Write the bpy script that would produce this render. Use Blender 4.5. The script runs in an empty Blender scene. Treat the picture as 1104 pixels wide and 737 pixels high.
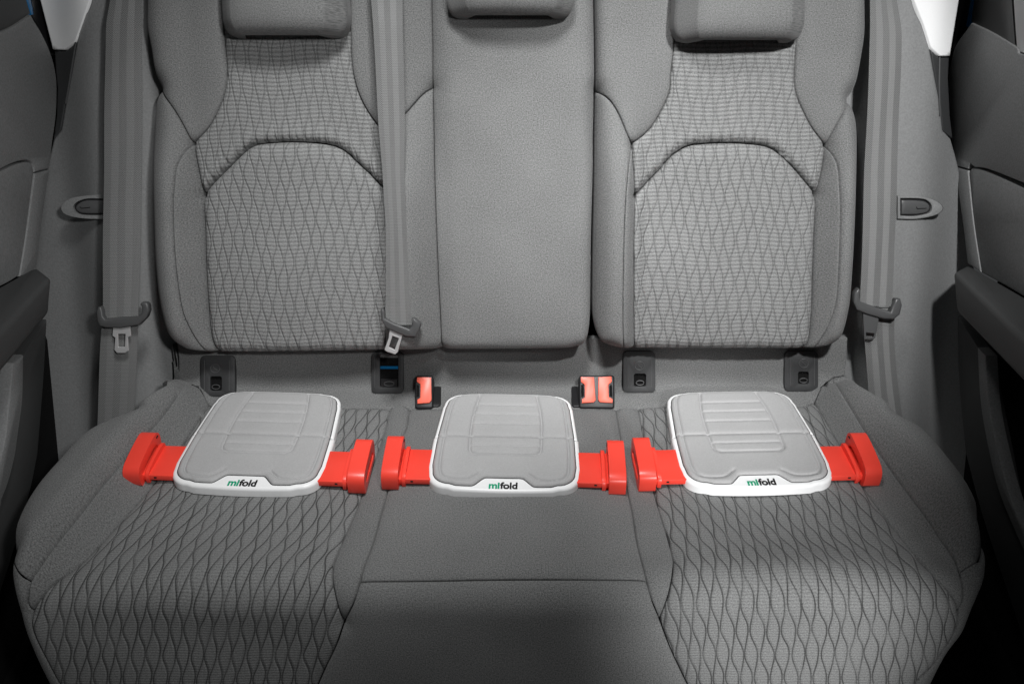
import bpy, bmesh, math, random
import numpy as np
from mathutils import Vector, Matrix
from mathutils.geometry import delaunay_2d_cdt

random.seed(4)
scene = bpy.context.scene
COL = scene.collection
R = math.radians

# ------------------------------------------------------------------ camera
PITCH = R(36.0)
FPX, CX, CY, PW, PH = 1030.0, 552.0, 368.5, 1104.0, 737.0     # photograph's pixel frame
CAM = np.array([0.0, -1.33207, 1.39072])
FWD = np.array([0.0, math.cos(PITCH), -math.sin(PITCH)])
UPV = np.array([0.0, math.sin(PITCH), math.cos(PITCH)])
RGT = np.array([1.0, 0.0, 0.0])
cam_data = bpy.data.cameras.new('camera')
cam_data.sensor_width = 36.0
cam_data.lens = FPX / PW * 36.0
cam_data.clip_start = 0.02
cam_data.clip_end = 60.0
cam = bpy.data.objects.new('camera', cam_data)
COL.objects.link(cam)
cam.location = CAM.tolist()
cam.rotation_euler = (R(90) - PITCH, 0, 0)
scene.camera = cam

# ------------------------------------------------------------------ world and lamps
world = bpy.data.worlds.new('World')
scene.world = world
world.use_nodes = True
bg = world.node_tree.nodes['Background']
bg.inputs['Color'].default_value = (0.95, 0.98, 1.0, 1)
bg.inputs['Strength'].default_value = 0.045


def aim(o, target):
    d = Vector(target) - o.location
    o.rotation_euler = d.to_track_quat('-Z', 'Y').to_euler()


def area_lamp(name, loc, target, size, power, spread=180.0, color=(1, 1, 1)):
    l = bpy.data.lights.new(name, 'AREA')
    l.shape = 'DISK'
    l.size = size
    l.energy = power
    l.spread = R(spread)
    l.color = color
    o = bpy.data.objects.new(name, l)
    COL.objects.link(o)
    o.location = loc
    aim(o, target)
    return o


def spot_lamp(name, loc, target, power, cone, blend, radius):
    l = bpy.data.lights.new(name, 'SPOT')
    l.energy = power
    l.spot_size = R(cone)
    l.spot_blend = blend
    l.shadow_soft_size = radius
    o = bpy.data.objects.new(name, l)
    COL.objects.link(o)
    o.location = loc
    aim(o, target)
    return o


area_lamp('roof_lamp', (-0.06, -0.42, 1.95), (-0.08, 0.02, 0.45), 0.30, 3.2, 60.0)
spot_lamp('right_seat_lamp', (0.48, -1.00, 1.95), (0.42, 0.13, 0.72), 155.0, 42.0, 1.0, 0.05)
spot_lamp('left_lamp', (0.30, -1.30, 1.65), (-0.86, 0.05, 0.74), 54.0, 68.0, 1.0, 0.06)
spot_lamp('low_lamp', (0.58, -1.75, 1.00), (0.37, -0.45, 0.29), 125.0, 21.0, 1.0, 0.06)

scene.view_settings.view_transform = 'Standard'
scene.view_settings.look = 'None'
scene.view_settings.exposure = 0.0
scene.view_settings.gamma = 1.0
scene.view_settings.use_curve_mapping = False
scene.render.engine = 'CYCLES'

# ------------------------------------------------------------------ projection helpers


def project(P):
    v = np.asarray(P) - CAM
    z = v @ FWD
    return np.stack([CX + FPX * (v @ RGT) / z, CY - FPX * (v @ UPV) / z], -1)


def ray(px, py):
    return FWD + RGT * (px - CX) / FPX + UPV * (CY - py) / FPX


def on_plane(px, py, O, N):
    d = ray(px, py)
    return CAM + d * (((O - CAM) @ N) / (d @ N))


# ------------------------------------------------------------------ node helpers
class X:
    """a value socket with arithmetic"""

    def __init__(self, nt, s):
        self.nt, self.s = nt, s

    def op(self, o, b=None, c=None):
        n = self.nt.nodes.new('ShaderNodeMath')
        n.operation = o
        for i, v in enumerate((self, b, c)):
            if v is None:
                continue
            if isinstance(v, X):
                self.nt.links.new(v.s, n.inputs[i])
            else:
                n.inputs[i].default_value = v
        return X(self.nt, n.outputs[0])

    def __add__(s, o): return s.op('ADD', o)
    def __sub__(s, o): return s.op('SUBTRACT', o)
    def __mul__(s, o): return s.op('MULTIPLY', o)
    def __truediv__(s, o): return s.op('DIVIDE', o)
    def sin(s): return s.op('SINE')
    def abs(s): return s.op('ABSOLUTE')
    def fract(s): return s.op('FRACT')
    def floor(s): return s.op('FLOOR')
    def min(s, o): return s.op('MINIMUM', o)
    def max(s, o): return s.op('MAXIMUM', o)

    def smooth(s, a, b, o0=0.0, o1=1.0):
        n = s.nt.nodes.new('ShaderNodeMapRange')
        n.interpolation_type = 'SMOOTHSTEP'
        s.nt.links.new(s.s, n.inputs['Value'])
        n.inputs['From Min'].default_value = a
        n.inputs['From Max'].default_value = b
        n.inputs['To Min'].default_value = o0
        n.inputs['To Max'].default_value = o1
        return X(s.nt, n.outputs['Result'])


def new_mat(name):
    m = bpy.data.materials.new(name)
    m.use_nodes = True
    nt = m.node_tree
    return m, nt, nt.nodes['Principled BSDF']


def coords(nt, kind='Object'):
    tc = nt.nodes.new('ShaderNodeTexCoord')
    return tc.outputs[kind]


def noise(nt, vec, scale, detail=2.0, rough=0.5):
    n = nt.nodes.new('ShaderNodeTexNoise')
    n.inputs['Scale'].default_value = scale
    n.inputs['Detail'].default_value = detail
    n.inputs['Roughness'].default_value = rough
    nt.links.new(vec, n.inputs['Vector'])
    return X(nt, n.outputs['Fac'])


def grey_color(nt, bsdf, val, tint=(1, 1, 1)):
    c = nt.nodes.new('ShaderNodeCombineColor')
    for i in range(3):
        v = val * tint[i] if tint[i] != 1 else val
        nt.links.new(v.s, c.inputs[i])
    nt.links.new(c.outputs[0], bsdf.inputs['Base Color'])


def add_bump(nt, bsdf, h, dist, strength=1.0):
    b = nt.nodes.new('ShaderNodeBump')
    b.inputs['Strength'].default_value = strength
    b.inputs['Distance'].default_value = dist
    nt.links.new(h.s, b.inputs['Height'])
    nt.links.new(b.outputs[0], bsdf.inputs['Normal'])


TINT = (1.0, 1.012, 1.004)


def plain_fabric(name, alb, grain=1.5):
    m, nt, b = new_mat(name)
    uv = coords(nt, 'UV')
    sep = nt.nodes.new('ShaderNodeSeparateXYZ')
    nt.links.new(uv, sep.inputs[0])
    u, v = X(nt, sep.outputs[0]), X(nt, sep.outputs[1])
    g1 = noise(nt, uv, 500, 3.0, 0.8)
    g2 = noise(nt, uv, 9, 3.0)
    tw = ((u + v) * (2 * math.pi / 0.0026)).sin() * 0.5 + 0.5
    tex = (g1 - 0.5) * (2 * grain) + (g2 - 0.5) * 0.34 + (tw - 0.5) * 0.10 + 1.0
    grey_color(nt, b, (tex * alb).max(0.005), TINT)
    b.inputs['Roughness'].default_value = 0.92
    b.inputs['Specular IOR Level'].default_value = 0.18
    b.inputs['Sheen Weight'].default_value = 0.12
    b.inputs['Sheen Roughness'].default_value = 0.45
    add_bump(nt, b, g1 * 0.6 + tw * 0.3, 0.0006, 0.6)
    return m


def wave_fabric(name, alb, q, period, lw, line_dark, rib, rib_amt, amp=0.62, fade=None):
    """ogee fabric: wavy lines a quarter wave apart, fine ribs between them"""
    m, nt, b = new_mat(name)
    uv = coords(nt, 'UV')
    sep = nt.nodes.new('ShaderNodeSeparateXYZ')
    nt.links.new(uv, sep.inputs[0])
    u, v = X(nt, sep.outputs[0]), X(nt, sep.outputs[1])
    w1 = noise(nt, uv, 14, 1.0)
    w2 = noise(nt, uv, 11, 1.0)
    w3 = noise(nt, uv, 5.0, 1.0)
    w4 = noise(nt, uv, 26.0, 2.0)
    uu = u + (w1 - 0.5) * (q * 0.75) + (w3 - 0.5) * (q * 2.4)
    vv = v + (w2 - 0.5) * (period * 0.22)
    d = None
    for i, (off, ph0) in enumerate(((-0.5, 0.0), (0.5, math.pi), (1.38, 0.25), (2.38, math.pi + 0.25))):
        th = vv * (2 * math.pi / period) + ph0
        wv = th.sin() + (th * 2.0 + 0.6).sin() * 0.12
        t = (uu - wv * (amp * q)) / (4 * q) - off / 4.0
        f = ((t + 0.5).fract() - 0.5).abs() * (4 * q)
        d = f if d is None else d.min(f)
    line = d.smooth(lw * 0.35, lw, 1.0, 0.0)
    soft = d.smooth(0.0, lw * 2.6, 1.0, 0.0)
    cell = (uu / q).floor()
    ph = (cell * 12.9898).sin() * 1.6
    rb = ((v + (w1 - 0.5) * 0.004) * (2 * math.pi / rib) + ph).sin() * 0.5 + 0.5
    g1 = noise(nt, uv, 500, 3.0, 0.8)
    g2 = noise(nt, uv, 8, 3.0)
    tex = (g1 - 0.5) * 2.4 + (g2 - 0.5) * 0.16 + (rb - 0.5) * rib_amt + 1.0
    # lines are woven in darker yarn
    line = line * w4.smooth(0.22, 0.62, 0.5, 1.0)
    dk = line * (1.0 - line_dark) * -1.0 + 1.0
    grey_color(nt, b, (tex * alb * dk).max(0.004), TINT)
    b.inputs['Roughness'].default_value = 0.92
    b.inputs['Specular IOR Level'].default_value = 0.18
    b.inputs['Sheen Weight'].default_value = 0.12
    b.inputs['Sheen Roughness'].default_value = 0.45
    add_bump(nt, b, rb * (rib_amt * 0.7) + g1 * 0.25 - soft * 1.1, 0.0014, 0.8)
    return m


def plastic(name, col, rough=0.5, grain=0.0, bump=0.0, scale=420, spec=0.4, coat=0.0):
    m, nt, b = new_mat(name)
    vec = coords(nt, 'Object')
    n = noise(nt, vec, scale, 2.0, 0.6)
    n2 = noise(nt, vec, 7, 3.0)
    f = (n - 0.5) * (2 * grain) + (n2 - 0.5) * 0.12 + 1.0
    c = nt.nodes.new('ShaderNodeCombineColor')
    for i in range(3):
        nt.links.new((f * col[i]).s, c.inputs[i])
    nt.links.new(c.outputs[0], b.inputs['Base Color'])
    r = (n2 - 0.5) * 0.18 + rough
    nt.links.new(r.s, b.inputs['Roughness'])
    b.inputs['Specular IOR Level'].default_value = spec
    b.inputs['Coat Weight'].default_value = coat
    if bump:
        add_bump(nt, b, n, bump, 0.8)
    return m


def belt_mat(name, alb):
    m, nt, b = new_mat(name)
    uv = coords(nt, 'UV')
    sep = nt.nodes.new('ShaderNodeSeparateXYZ')
    nt.links.new(uv, sep.inputs[0])
    u, v = X(nt, sep.outputs[0]), X(nt, sep.outputs[1])
    # five lengthwise bands of herringbone twill leaning to and fro
    band = (u * 5.0).floor()
    par = (band * 0.5).fract() * 2.0                      # 0 or 1
    s = par * 2.0 - 1.0
    tw = ((v * 1.0 + (u * 0.047) * s * 1.0) * (2 * math.pi / 0.0032)).sin() * 0.5 + 0.5
    rows = (v * (2 * math.pi / 0.0024)).sin() * 0.5 + 0.5
    g = noise(nt, uv, 90, 3.0)
    tex = (par - 0.5) * 0.27 + (tw - 0.5) * 0.35 + (rows - 0.5) * 0.18 + (g - 0.5) * 0.25 + 1.0
    grey_color(nt, b, (tex * alb).max(0.004), TINT)
    b.inputs['Roughness'].default_value = 0.55
    b.inputs['Specular IOR Level'].default_value = 0.45
    b.inputs['Sheen Weight'].default_value = 0.2
    add_bump(nt, b, tw + rows * 0.5, 0.0006, 0.8)
    return m


M = {}
M['plain'] = plain_fabric('plain_seat_fabric', 0.155)  # same cloth as the cushion, paler to stand in for stronger light
M['plain_cushion'] = plain_fabric('plain_cushion_fabric', 0.15)
M['wave_back'] = wave_fabric('wave_backrest_fabric', 0.200, 0.0095, 0.072, 0.0010, 0.62, 0.0066, 0.40, 0.38)  # cushion's patterned cloth with the backrest's brighter light put into its colour
M['wave_upper'] = wave_fabric('wave_shoulder_fabric', 0.200, 0.0095, 0.086, 0.0010, 0.80, 0.0066, 0.46, 0.34)  # brighter light put into the colour here too
M['wave_seat'] = wave_fabric('wave_cushion_fabric', 0.180, 0.0102, 0.076, 0.0015, 0.30, 0.0040, 0.22, 0.37)
M['headrest'] = plain_fabric('headrest_fabric', 0.145, 1.3)
M['trim'] = plastic('grained_grey_trim', (0.185, 0.188, 0.188), 0.6, 0.30, 0.0005, 330)
M['trim_dark'] = plastic('dark_trim', (0.035, 0.036, 0.037), 0.5, 0.15, 0.0004, 520)
M['door'] = plastic('door_skin', (0.21, 0.213, 0.213), 0.6, 0.40, 0.0005, 330)
M['door_dark'] = plastic('door_armrest_skin', (0.055, 0.056, 0.056), 0.5, 0.12, 0.0003, 500)
M['black'] = plastic('black_plastic', (0.012, 0.012, 0.013), 0.42, 0.1, 0.0002)
M['void'] = plastic('carpet_and_hole_shade', (0.008, 0.008, 0.008), 0.95, 0.3, 0.002, 300, 0.1)  # carpet colour, also the painted-in dark of the anchor pockets
M['pillar'] = plastic('pale_pillar_trim', (0.88, 0.885, 0.885), 0.55, 0.03, 0.0002)
M['blue'] = plastic('blue_body_paint', (0.0, 0.13, 0.32), 0.25, 0.0, 0.0, coat=0.6)
M['belt'] = belt_mat('belt_webbing', 0.155)
M['tongue'] = plastic('tongue_plastic', (0.070, 0.071, 0.072), 0.38, 0.05)
M['red'] = plastic('red_plastic', (0.92, 0.066, 0.042), 0.33, 0.0, 0.0, spec=0.5)
M['red_button'] = plastic('red_button_plastic', (0.90, 0.150, 0.095), 0.4, 0.0, 0.0, spec=0.4)
M['white'] = plastic('white_plastic', (0.86, 0.865, 0.865), 0.38, 0.0, 0.0, spec=0.4)
M['green_ink'] = plastic('green_print', (0.0, 0.33, 0.17), 0.5)
M['black_ink'] = plastic('black_print', (0.006, 0.006, 0.006), 0.5)
m, nt, b = new_mat('brushed_steel')
b.inputs['Metallic'].default_value = 0.55
b.inputs['Roughness'].default_value = 0.35
nn = noise(nt, coords(nt), 60, 3.0)
grey_color(nt, b, (nn - 0.5) * 0.15 + 0.66)
M['steel'] = m
m, nt, b = new_mat('grey_pad_foam')
uv = coords(nt, 'Object')
g1 = noise(nt, uv, 420, 3.0, 0.75)
g2 = noise(nt, uv, 22, 4.0)
grey_color(nt, b, ((g1 - 0.5) * 0.42 + (g2 - 0.5) * 0.16 + 1.0) * 0.375)
b.inputs['Roughness'].default_value = 0.85
b.inputs['Sheen Weight'].default_value = 0.15
add_bump(nt, b, g1, 0.0004, 0.6)
M['pad'] = m

# ------------------------------------------------------------------ object helpers


def tag(o, label=None, cat=None, group=None, kind=None):
    if label: o['label'] = label
    if cat: o['category'] = cat
    if group: o['group'] = group
    if kind: o['kind'] = kind
    return o


def thing(name, loc, label, cat, group=None):
    o = bpy.data.objects.new(name, None)
    o.empty_display_size = 0.05
    COL.objects.link(o)
    o.location = [float(c) for c in loc]
    return tag(o, label, cat, group)


def link(name, me, mat, parent=None, smooth=True):
    if mat is not None:
        me.materials.clear()
        me.materials.append(mat)
    if smooth:
        for p in me.polygons:
            p.use_smooth = True
    o = bpy.data.objects.new(name, me)
    COL.objects.link(o)
    o.parent = parent
    return o


def shift(P, parent):
    if parent is None:
        return np.asarray(P, float)
    loc = np.array(parent.location)
    if parent.parent is not None:
        loc = loc + np.array(parent.parent.location)
    return np.asarray(P, float) - loc


def copy_tree(o, parent=None):
    c = o.copy()
    COL.objects.link(c)
    c.parent = parent
    for ch in list(o.children):
        copy_tree(ch, c)
    return c


def set_sharp(me, ang=40):
    try:
        me.set_sharp_from_angle(angle=R(ang))
    except Exception:
        pass


# ------------------------------------------------------------------ curves
def spline(pts, step=5.0):
    """Catmull-Rom through pts, resampled"""
    p = np.array(pts, float)
    if len(p) < 3:
        n = max(2, int(np.linalg.norm(p[1] - p[0]) / step) + 1)
        t = np.linspace(0, 1, n)[:, None]
        return p[0] * (1 - t) + p[1] * t
    q = np.vstack([2 * p[0] - p[1], p, 2 * p[-1] - p[-2]])
    out = []
    for i in range(1, len(q) - 2):
        p0, p1, p2, p3 = q[i - 1:i + 3]
        n = max(2, int(np.linalg.norm(p2 - p1) / step) + 1)
        for t in np.linspace(0, 1, n, endpoint=False):
            out.append(0.5 * (2 * p1 + (p2 - p0) * t + (2 * p0 - 5 * p1 + 4 * p2 - p3) * t * t
                              + (3 * p1 - p0 - 3 * p2 + p3) * t ** 3))
    out.append(p[-1])
    return np.array(out)


def chain(*segs, step=5.0):
    """closed outline from spline segments (each a list of points), joints are corners"""
    out = []
    for s in segs:
        c = spline(s, step)
        for k in c:
            if out and np.hypot(*(k - out[-1])) < 0.3 * step / 5.0:
                continue
            out.append(k)
    if np.hypot(*(out[0] - out[-1])) < 0.5 * step / 5.0:
        out.pop()
    return np.array(out)


def seg_dist(P, A, B):
    """distance of points P (n,2) to segments A->B (m,2)"""
    out = np.full(len(P), 1e9)
    for i in range(0, len(P), 4000):
        p = P[i:i + 4000, None, :]
        ab = (B - A)[None]
        t = np.clip(((p - A[None]) * ab).sum(-1) / np.maximum((ab ** 2).sum(-1), 1e-12), 0, 1)
        d = np.linalg.norm(p - (A[None] + ab * t[..., None]), axis=-1)
        out[i:i + 4000] = d.min(1)
    return out


def poly_dist(P, poly):
    return seg_dist(P, poly, np.roll(poly, -1, 0))


def inside(P, poly):
    x, y = P[:, 0], P[:, 1]
    c = np.zeros(len(P), bool)
    j = len(poly) - 1
    for i in range(len(poly)):
        xi, yi = poly[i]
        xj, yj = poly[j]
        cond = ((yi > y) != (yj > y))
        c ^= cond & (x < (xj - xi) * (y - yi) / (yj - yi + 1e-15) + xi)
        j = i
    return c


def resample(poly, step):
    p = np.vstack([poly, poly[:1]])
    out = []
    for a, b in zip(p[:-1], p[1:]):
        n = max(1, int(round(np.linalg.norm(b - a) / step)))
        for t in range(n):
            out.append(a + (b - a) * t / n)
    return np.array(out)


def area2(p):
    x, y = p[:, 0], p[:, 1]
    return 0.5 * np.sum(x * np.roll(y, -1) - np.roll(x, -1) * y)


def offset(poly, d):
    """vertex-normal offset inwards (poly counter-clockwise)"""
    e = np.roll(poly, -1, 0) - poly
    e /= np.maximum(np.linalg.norm(e, axis=1, keepdims=True), 1e-9)
    n = np.stack([-e[:, 1], e[:, 0]], -1)
    nv = n + np.roll(n, 1, 0)
    nv /= np.maximum(np.linalg.norm(nv, axis=1, keepdims=True), 1e-6)
    return poly + nv * d


def fill(poly, h, rings=(0.0018, 0.0045, 0.009), extra=None, gap=0.0004):
    """triangulate a closed 2-D outline with a hexagonal grid and rings along its rim"""
    if area2(poly) < 0:
        poly = poly[::-1]
    poly = resample(poly, h)
    poly = offset(poly, gap)
    pts = [poly]
    for r in rings:
        q = offset(poly, r)
        ok = (poly_dist(q, poly) > 0.8 * r) & inside(q, poly)
        pts.append(q[ok])
    lo, hi = poly.min(0), poly.max(0)
    rows = np.arange(lo[1], hi[1], h * 0.87)
    g = []
    for i, y in enumerate(rows):
        xs = np.arange(lo[0] + (h / 2 if i % 2 else 0), hi[0], h)
        g.append(np.stack([xs, np.full_like(xs, y)], -1))
    g = np.concatenate(g)
    g = g[inside(g, poly)]
    g = g[poly_dist(g, poly) > (rings[-1] if rings else 0) + 0.45 * h]
    if extra is not None and len(extra):
        ex = extra[inside(extra, poly)]
        ex = ex[poly_dist(ex, poly) > 0.002]
        if len(ex):
            keep = np.array([((ex - q) ** 2).sum(1).min() > (0.35 * h) ** 2 for q in g], bool)
            g = np.vstack([g[keep], ex])
    pts.append(g)
    allp = np.vstack(pts)
    n = len(poly)
    edges = [(i, (i + 1) % n) for i in range(n)]
    r = delaunay_2d_cdt([Vector((float(a), float(b))) for a, b in allp], edges, [], 1, 1e-7)
    v = np.array([(p.x, p.y) for p in r[0]])
    f = [tuple(t) for t in r[2]]
    # boundary indices in order
    back = {}
    for i, orig in enumerate(r[3]):
        for k in orig:
            back[k] = i
    rim = []
    for i in range(n):
        k = back.get(i)
        if k is not None and (not rim or rim[-1] != k):
            rim.append(k)
    return v, f, rim


def facing(P, f, N):
    """flip the triangles if they look away from N"""
    t = np.array(f)
    n = np.cross(P[t[:, 1]] - P[t[:, 0]], P[t[:, 2]] - P[t[:, 0]]).sum(0)
    if n @ N < 0:
        return [x[::-1] for x in f], True
    return f, False


def mesh_from(name, P, faces, uv=None):
    me = bpy.data.meshes.new(name)
    me.from_pydata([tuple(map(float, p)) for p in P], [], faces)
    if uv is not None:
        l = me.uv_layers.new(name='UVMap')
        idx = np.empty(len(me.loops), int)
        me.loops.foreach_get('vertex_index', idx)
        l.data.foreach_set('uv', uv[idx].astype(np.float32).ravel())
    me.update()
    return me


# ------------------------------------------------------------------ curved sheets (seat back, cushion, side trim)
def sstep(x, a, b):
    t = np.clip((x - a) / (b - a), 0, 1)
    return t * t * (3 - 2 * t)


class Sheet:
    def __init__(self, base, H):
        self.base, self.H = base, H
        self.seams, self.outer = [], []      # polylines in sheet coordinates
        self.extra_h = None

    def at(self, a, b):
        P, N = self.base(a, b)
        return P + N * self.H(a, b)[..., None], N

    def from_px(self, pts, guess=(0.0, 0.2)):
        """sheet coordinates of photo points (Newton on the projection)"""
        pts = np.asarray(pts, float)
        ab = np.tile(np.array(guess, float), (len(pts), 1))
        ab[:, 0] = (pts[:, 0] - CX) / FPX * 1.55
        e = 1e-4
        for _ in range(25):
            f0 = project(self.at(ab[:, 0], ab[:, 1])[0])
            fa = project(self.at(ab[:, 0] + e, ab[:, 1])[0])
            fb = project(self.at(ab[:, 0], ab[:, 1] + e)[0])
            ja, jb = (fa - f0) / e, (fb - f0) / e
            det = ja[:, 0] * jb[:, 1] - ja[:, 1] * jb[:, 0]
            det = np.where(np.abs(det) < 1e3, 1e3 * np.sign(det + 1e-9), det)
            r = pts - f0
            da = (r[:, 0] * jb[:, 1] - r[:, 1] * jb[:, 0]) / det
            db = (ja[:, 0] * r[:, 1] - ja[:, 1] * r[:, 0]) / det
            ab[:, 0] += np.clip(da, -0.06, 0.06)
            ab[:, 1] += np.clip(db, -0.06, 0.06)
        return ab

    def disp(self, ab):
        h = self.H(ab[:, 0], ab[:, 1])
        for poly, depth, w in self.seams:
            d = seg_dist(ab, poly[:-1], poly[1:])
            h = h - depth * np.exp(-d / w)
        for poly, rad in self.outer:
            d = np.clip(seg_dist(ab, poly[:-1], poly[1:]), 0, rad)
            h = h - (1.1 if rad > 0.04 else 1.0) * (rad - np.sqrt(np.maximum(rad ** 2 - (rad - d) ** 2, 0)))
        if self.extra_h is not None:
            h = h + self.extra_h(ab)
        return h

    def panel(self, name, outline_px, mat, parent, h=0.008, skirt=0.03, rings=(0.0018, 0.0045, 0.009), gap=0.0009,
              lift=0.0, guess=(0.0, 0.2), extra=None, shear=0.0):
        ab = self.from_px(outline_px, guess)
        v, f, rim = fill(ab, h, rings, gap=gap, extra=extra)
        P, N = self.base(v[:, 0], v[:, 1])
        P = P + N * (self.disp(v) + lift)[:, None]
        f, fl = facing(P, f, N.mean(0))
        n = len(P)
        Q = P[rim] - N[rim] * skirt
        uvv = v.copy()
        uvv[:, 0] += shear * v[:, 1]          # cloth cut on a slant
        uv = np.vstack([uvv, uvv[rim]])
        P2 = np.vstack([P, Q])
        k = len(rim)
        sk = []
        for i in range(k):
            a, b2 = rim[i], rim[(i + 1) % k]
            c, d = n + (i + 1) % k, n + i
            q = (a, d, c, b2)
            sk.append(q if not fl else q[::-1])
        me = mesh_from(name, shift(P2, parent), f + sk, uv)
        return link(name, me, mat, parent)


# seat back: plane leaning back 25 degrees
LEAN = R(25)
BO = np.array([0.0, 0.0, 0.40])
BDIR = np.array([0.0, math.sin(LEAN), math.cos(LEAN)])
BN = np.array([0.0, -math.cos(LEAN), math.sin(LEAN)])


def back_base(a, b):
    a, b = np.asarray(a, float), np.asarray(b, float)
    P = BO + a[..., None] * RGT + b[..., None] * BDIR
    return P, np.broadcast_to(BN, P.shape)


def back_H(a, b):
    a, b = np.asarray(a, float), np.asarray(b, float)
    h = 0.022 + 0.010 * np.exp(-((b - 0.10) / 0.16) ** 2)                    # lumbar swell
    fade = 1 - 0.85 * sstep(b, 0.26, 0.44)
    for xc, hw in ((-0.372, 0.153), (0.368, 0.153)):
        d = np.abs(a - xc)
        bol = sstep(d, hw - 0.015, hw + 0.035) * (1 - sstep(d, hw + 0.04, hw + 0.115))
        h = h + 0.048 * bol * fade
        h = h + 0.012 * np.clip(1 - (d / hw) ** 2, 0, 1)             # domed centre
        ar = b - (0.345 - 0.9 * np.clip(d - 0.05, 0, 1) * 0.55)
        h = h - 0.004 * sstep(ar, -0.02, 0.03) * (1 - sstep(ar, 0.05, 0.16)) * (1 - sstep(d, 0.12, 0.17))
    h = h + 0.014 * (1 - sstep(np.abs(a - 0.003), 0.095, 0.145))
    h = h + 0.0016 * np.sin(a * 23 + b * 9) * np.sin(b * 17 - a * 5 + 1)
    return h


BACK = Sheet(back_base, back_H)

# cushion: rear upstand, flat, rolled front edge
TILT = R(3.6)
_B = np.array([-0.05, 0.32235])
_pr = []
_k0, _k1, _k2 = np.array([0.062, 0.50]), np.array([0.026, 0.405]), np.array([-0.006, 0.3255])
for _p, _q in ((_k0, _k1), (_k1, _k2), (_k2, _B)):
    for t in np.linspace(0, 1, 24, endpoint=False):
        _pr.append(_p + (_q - _p) * t)
_pr.append(_B)
for t in np.linspace(0.01, 1, 70):
    _pr.append(_B + np.array([-math.cos(TILT), math.sin(TILT)]) * 0.385 * t)
_e = _pr[-1]
_rr = 0.055
_c = _e + np.array([-math.sin(TILT), -math.cos(TILT)]) * _rr
for t in np.linspace(0.02, 1, 40):
    an = R(90) - TILT + t * R(64)
    _pr.append(_c + _rr * np.array([math.cos(an), math.sin(an)]))
_e = _pr[-1]
for t in np.linspace(0.05, 1, 20):
    _pr.append(_e + np.array([-0.07, -0.17]) * t)
_pr = np.array(_pr)
_s = np.concatenate([[0], np.cumsum(np.linalg.norm(np.diff(_pr, axis=0), axis=1))])
_ss = np.arange(0, _s[-1], 0.002)
_pr = np.stack([np.interp(_ss, _s, _pr[:, 0]), np.interp(_ss, _s, _pr[:, 1])], -1)
_k = np.exp(-np.linspace(-2, 2, 19) ** 2)
_k /= _k.sum()
_pad = np.vstack([_pr[:1] + (_pr[:1] - _pr[1:2]) * np.arange(9, 0, -1)[:, None], _pr,
                  _pr[-1:] + (_pr[-1:] - _pr[-2:-1]) * np.arange(1, 10)[:, None]])
_pr = np.stack([np.convolve(_pad[:, 0], _k, 'valid'), np.convolve(_pad[:, 1], _k, 'valid')], -1)
_s = np.concatenate([[0], np.cumsum(np.linalg.norm(np.diff(_pr, axis=0), axis=1))])
_s -= _s[np.argmin(np.linalg.norm(_pr - _B, axis=1))]
_tg = np.gradient(_pr, axis=0)
_tg /= np.linalg.norm(_tg, axis=1, keepdims=True)
_nr = np.stack([_tg[:, 1], -_tg[:, 0]], -1)          # to the left of travel: up / forward


def cush_base(a, b):
    a, b = np.asarray(a, float), np.asarray(b, float)
    y = np.interp(b, _s, _pr[:, 0]); z = np.interp(b, _s, _pr[:, 1])
    lo, hi = b < _s[0], b > _s[-1]
    y = y + np.where(hi, (b - _s[-1]) * _tg[-1, 0], 0) + np.where(lo, (b - _s[0]) * _tg[0, 0], 0)
    z = z + np.where(hi, (b - _s[-1]) * _tg[-1, 1], 0) + np.where(lo, (b - _s[0]) * _tg[0, 1], 0)
    ny = np.interp(b, _s, _nr[:, 0]); nz = np.interp(b, _s, _nr[:, 1])
    P = np.stack([a, y, z], -1)
    N = np.stack([np.zeros_like(a + b), ny, nz], -1)
    return P, N


_xb_b = [-0.2, 0.0, 0.21, 0.335, 0.41, 0.50, 0.7]
_xb_x = [0.505, 0.530, 0.582, 0.604, 0.630, 0.640, 0.640]


def cush_H(a, b):
    a, b = np.asarray(a, float), np.asarray(b, float)
    xb = np.interp(b, _xb_b, _xb_x)
    d = np.abs(a) - xb
    w = np.interp(b, [0, 0.2, 0.4, 0.5], [0.045, 0.05, 0.045, 0.03])
    rise = sstep(d / w, -0.15, 1.25)
    fade = sstep(b, -0.095, 0.025) * (1 - 0.75 * sstep(b, 0.34, 0.48))
    h = 0.062 * rise * fade
    h = h - 0.05 * sstep(d, 0.10, 0.24) * fade
    # sitting hollows of the outer places, soft crown in the middle
    for xc in (-0.385, 0.385):
        h = h - 0.003 * np.exp(-((a - xc) / 0.11) ** 2 - ((b - 0.16) / 0.12) ** 2)
        h = h + 0.012 * np.exp(-((a - xc) / 0.16) ** 2 - ((b - 0.40) / 0.06) ** 2)
    h = h + 0.006 * np.exp(-((a - 0) / 0.10) ** 2) * sstep(b, 0.0, 0.1)
    h = h + 0.0015 * np.sin(a * 21 - b * 13) * np.sin(b * 19 + a * 7) * sstep(b, -0.02, 0.05)
    return h


CUSH = Sheet(cush_base, cush_H)


# side trim: follows the seat-back plane, falls away towards the door
def trim_H(a, b):
    x = np.abs(np.asarray(a, float))
    return -0.045 - 0.055 * sstep(x, 0.69, 0.80) + 0.02 * sstep(x, 0.58, 0.67) + 0 * np.asarray(b)


TRIM = Sheet(back_base, trim_H)

# ------------------------------------------------------------------ solid helpers


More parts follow.
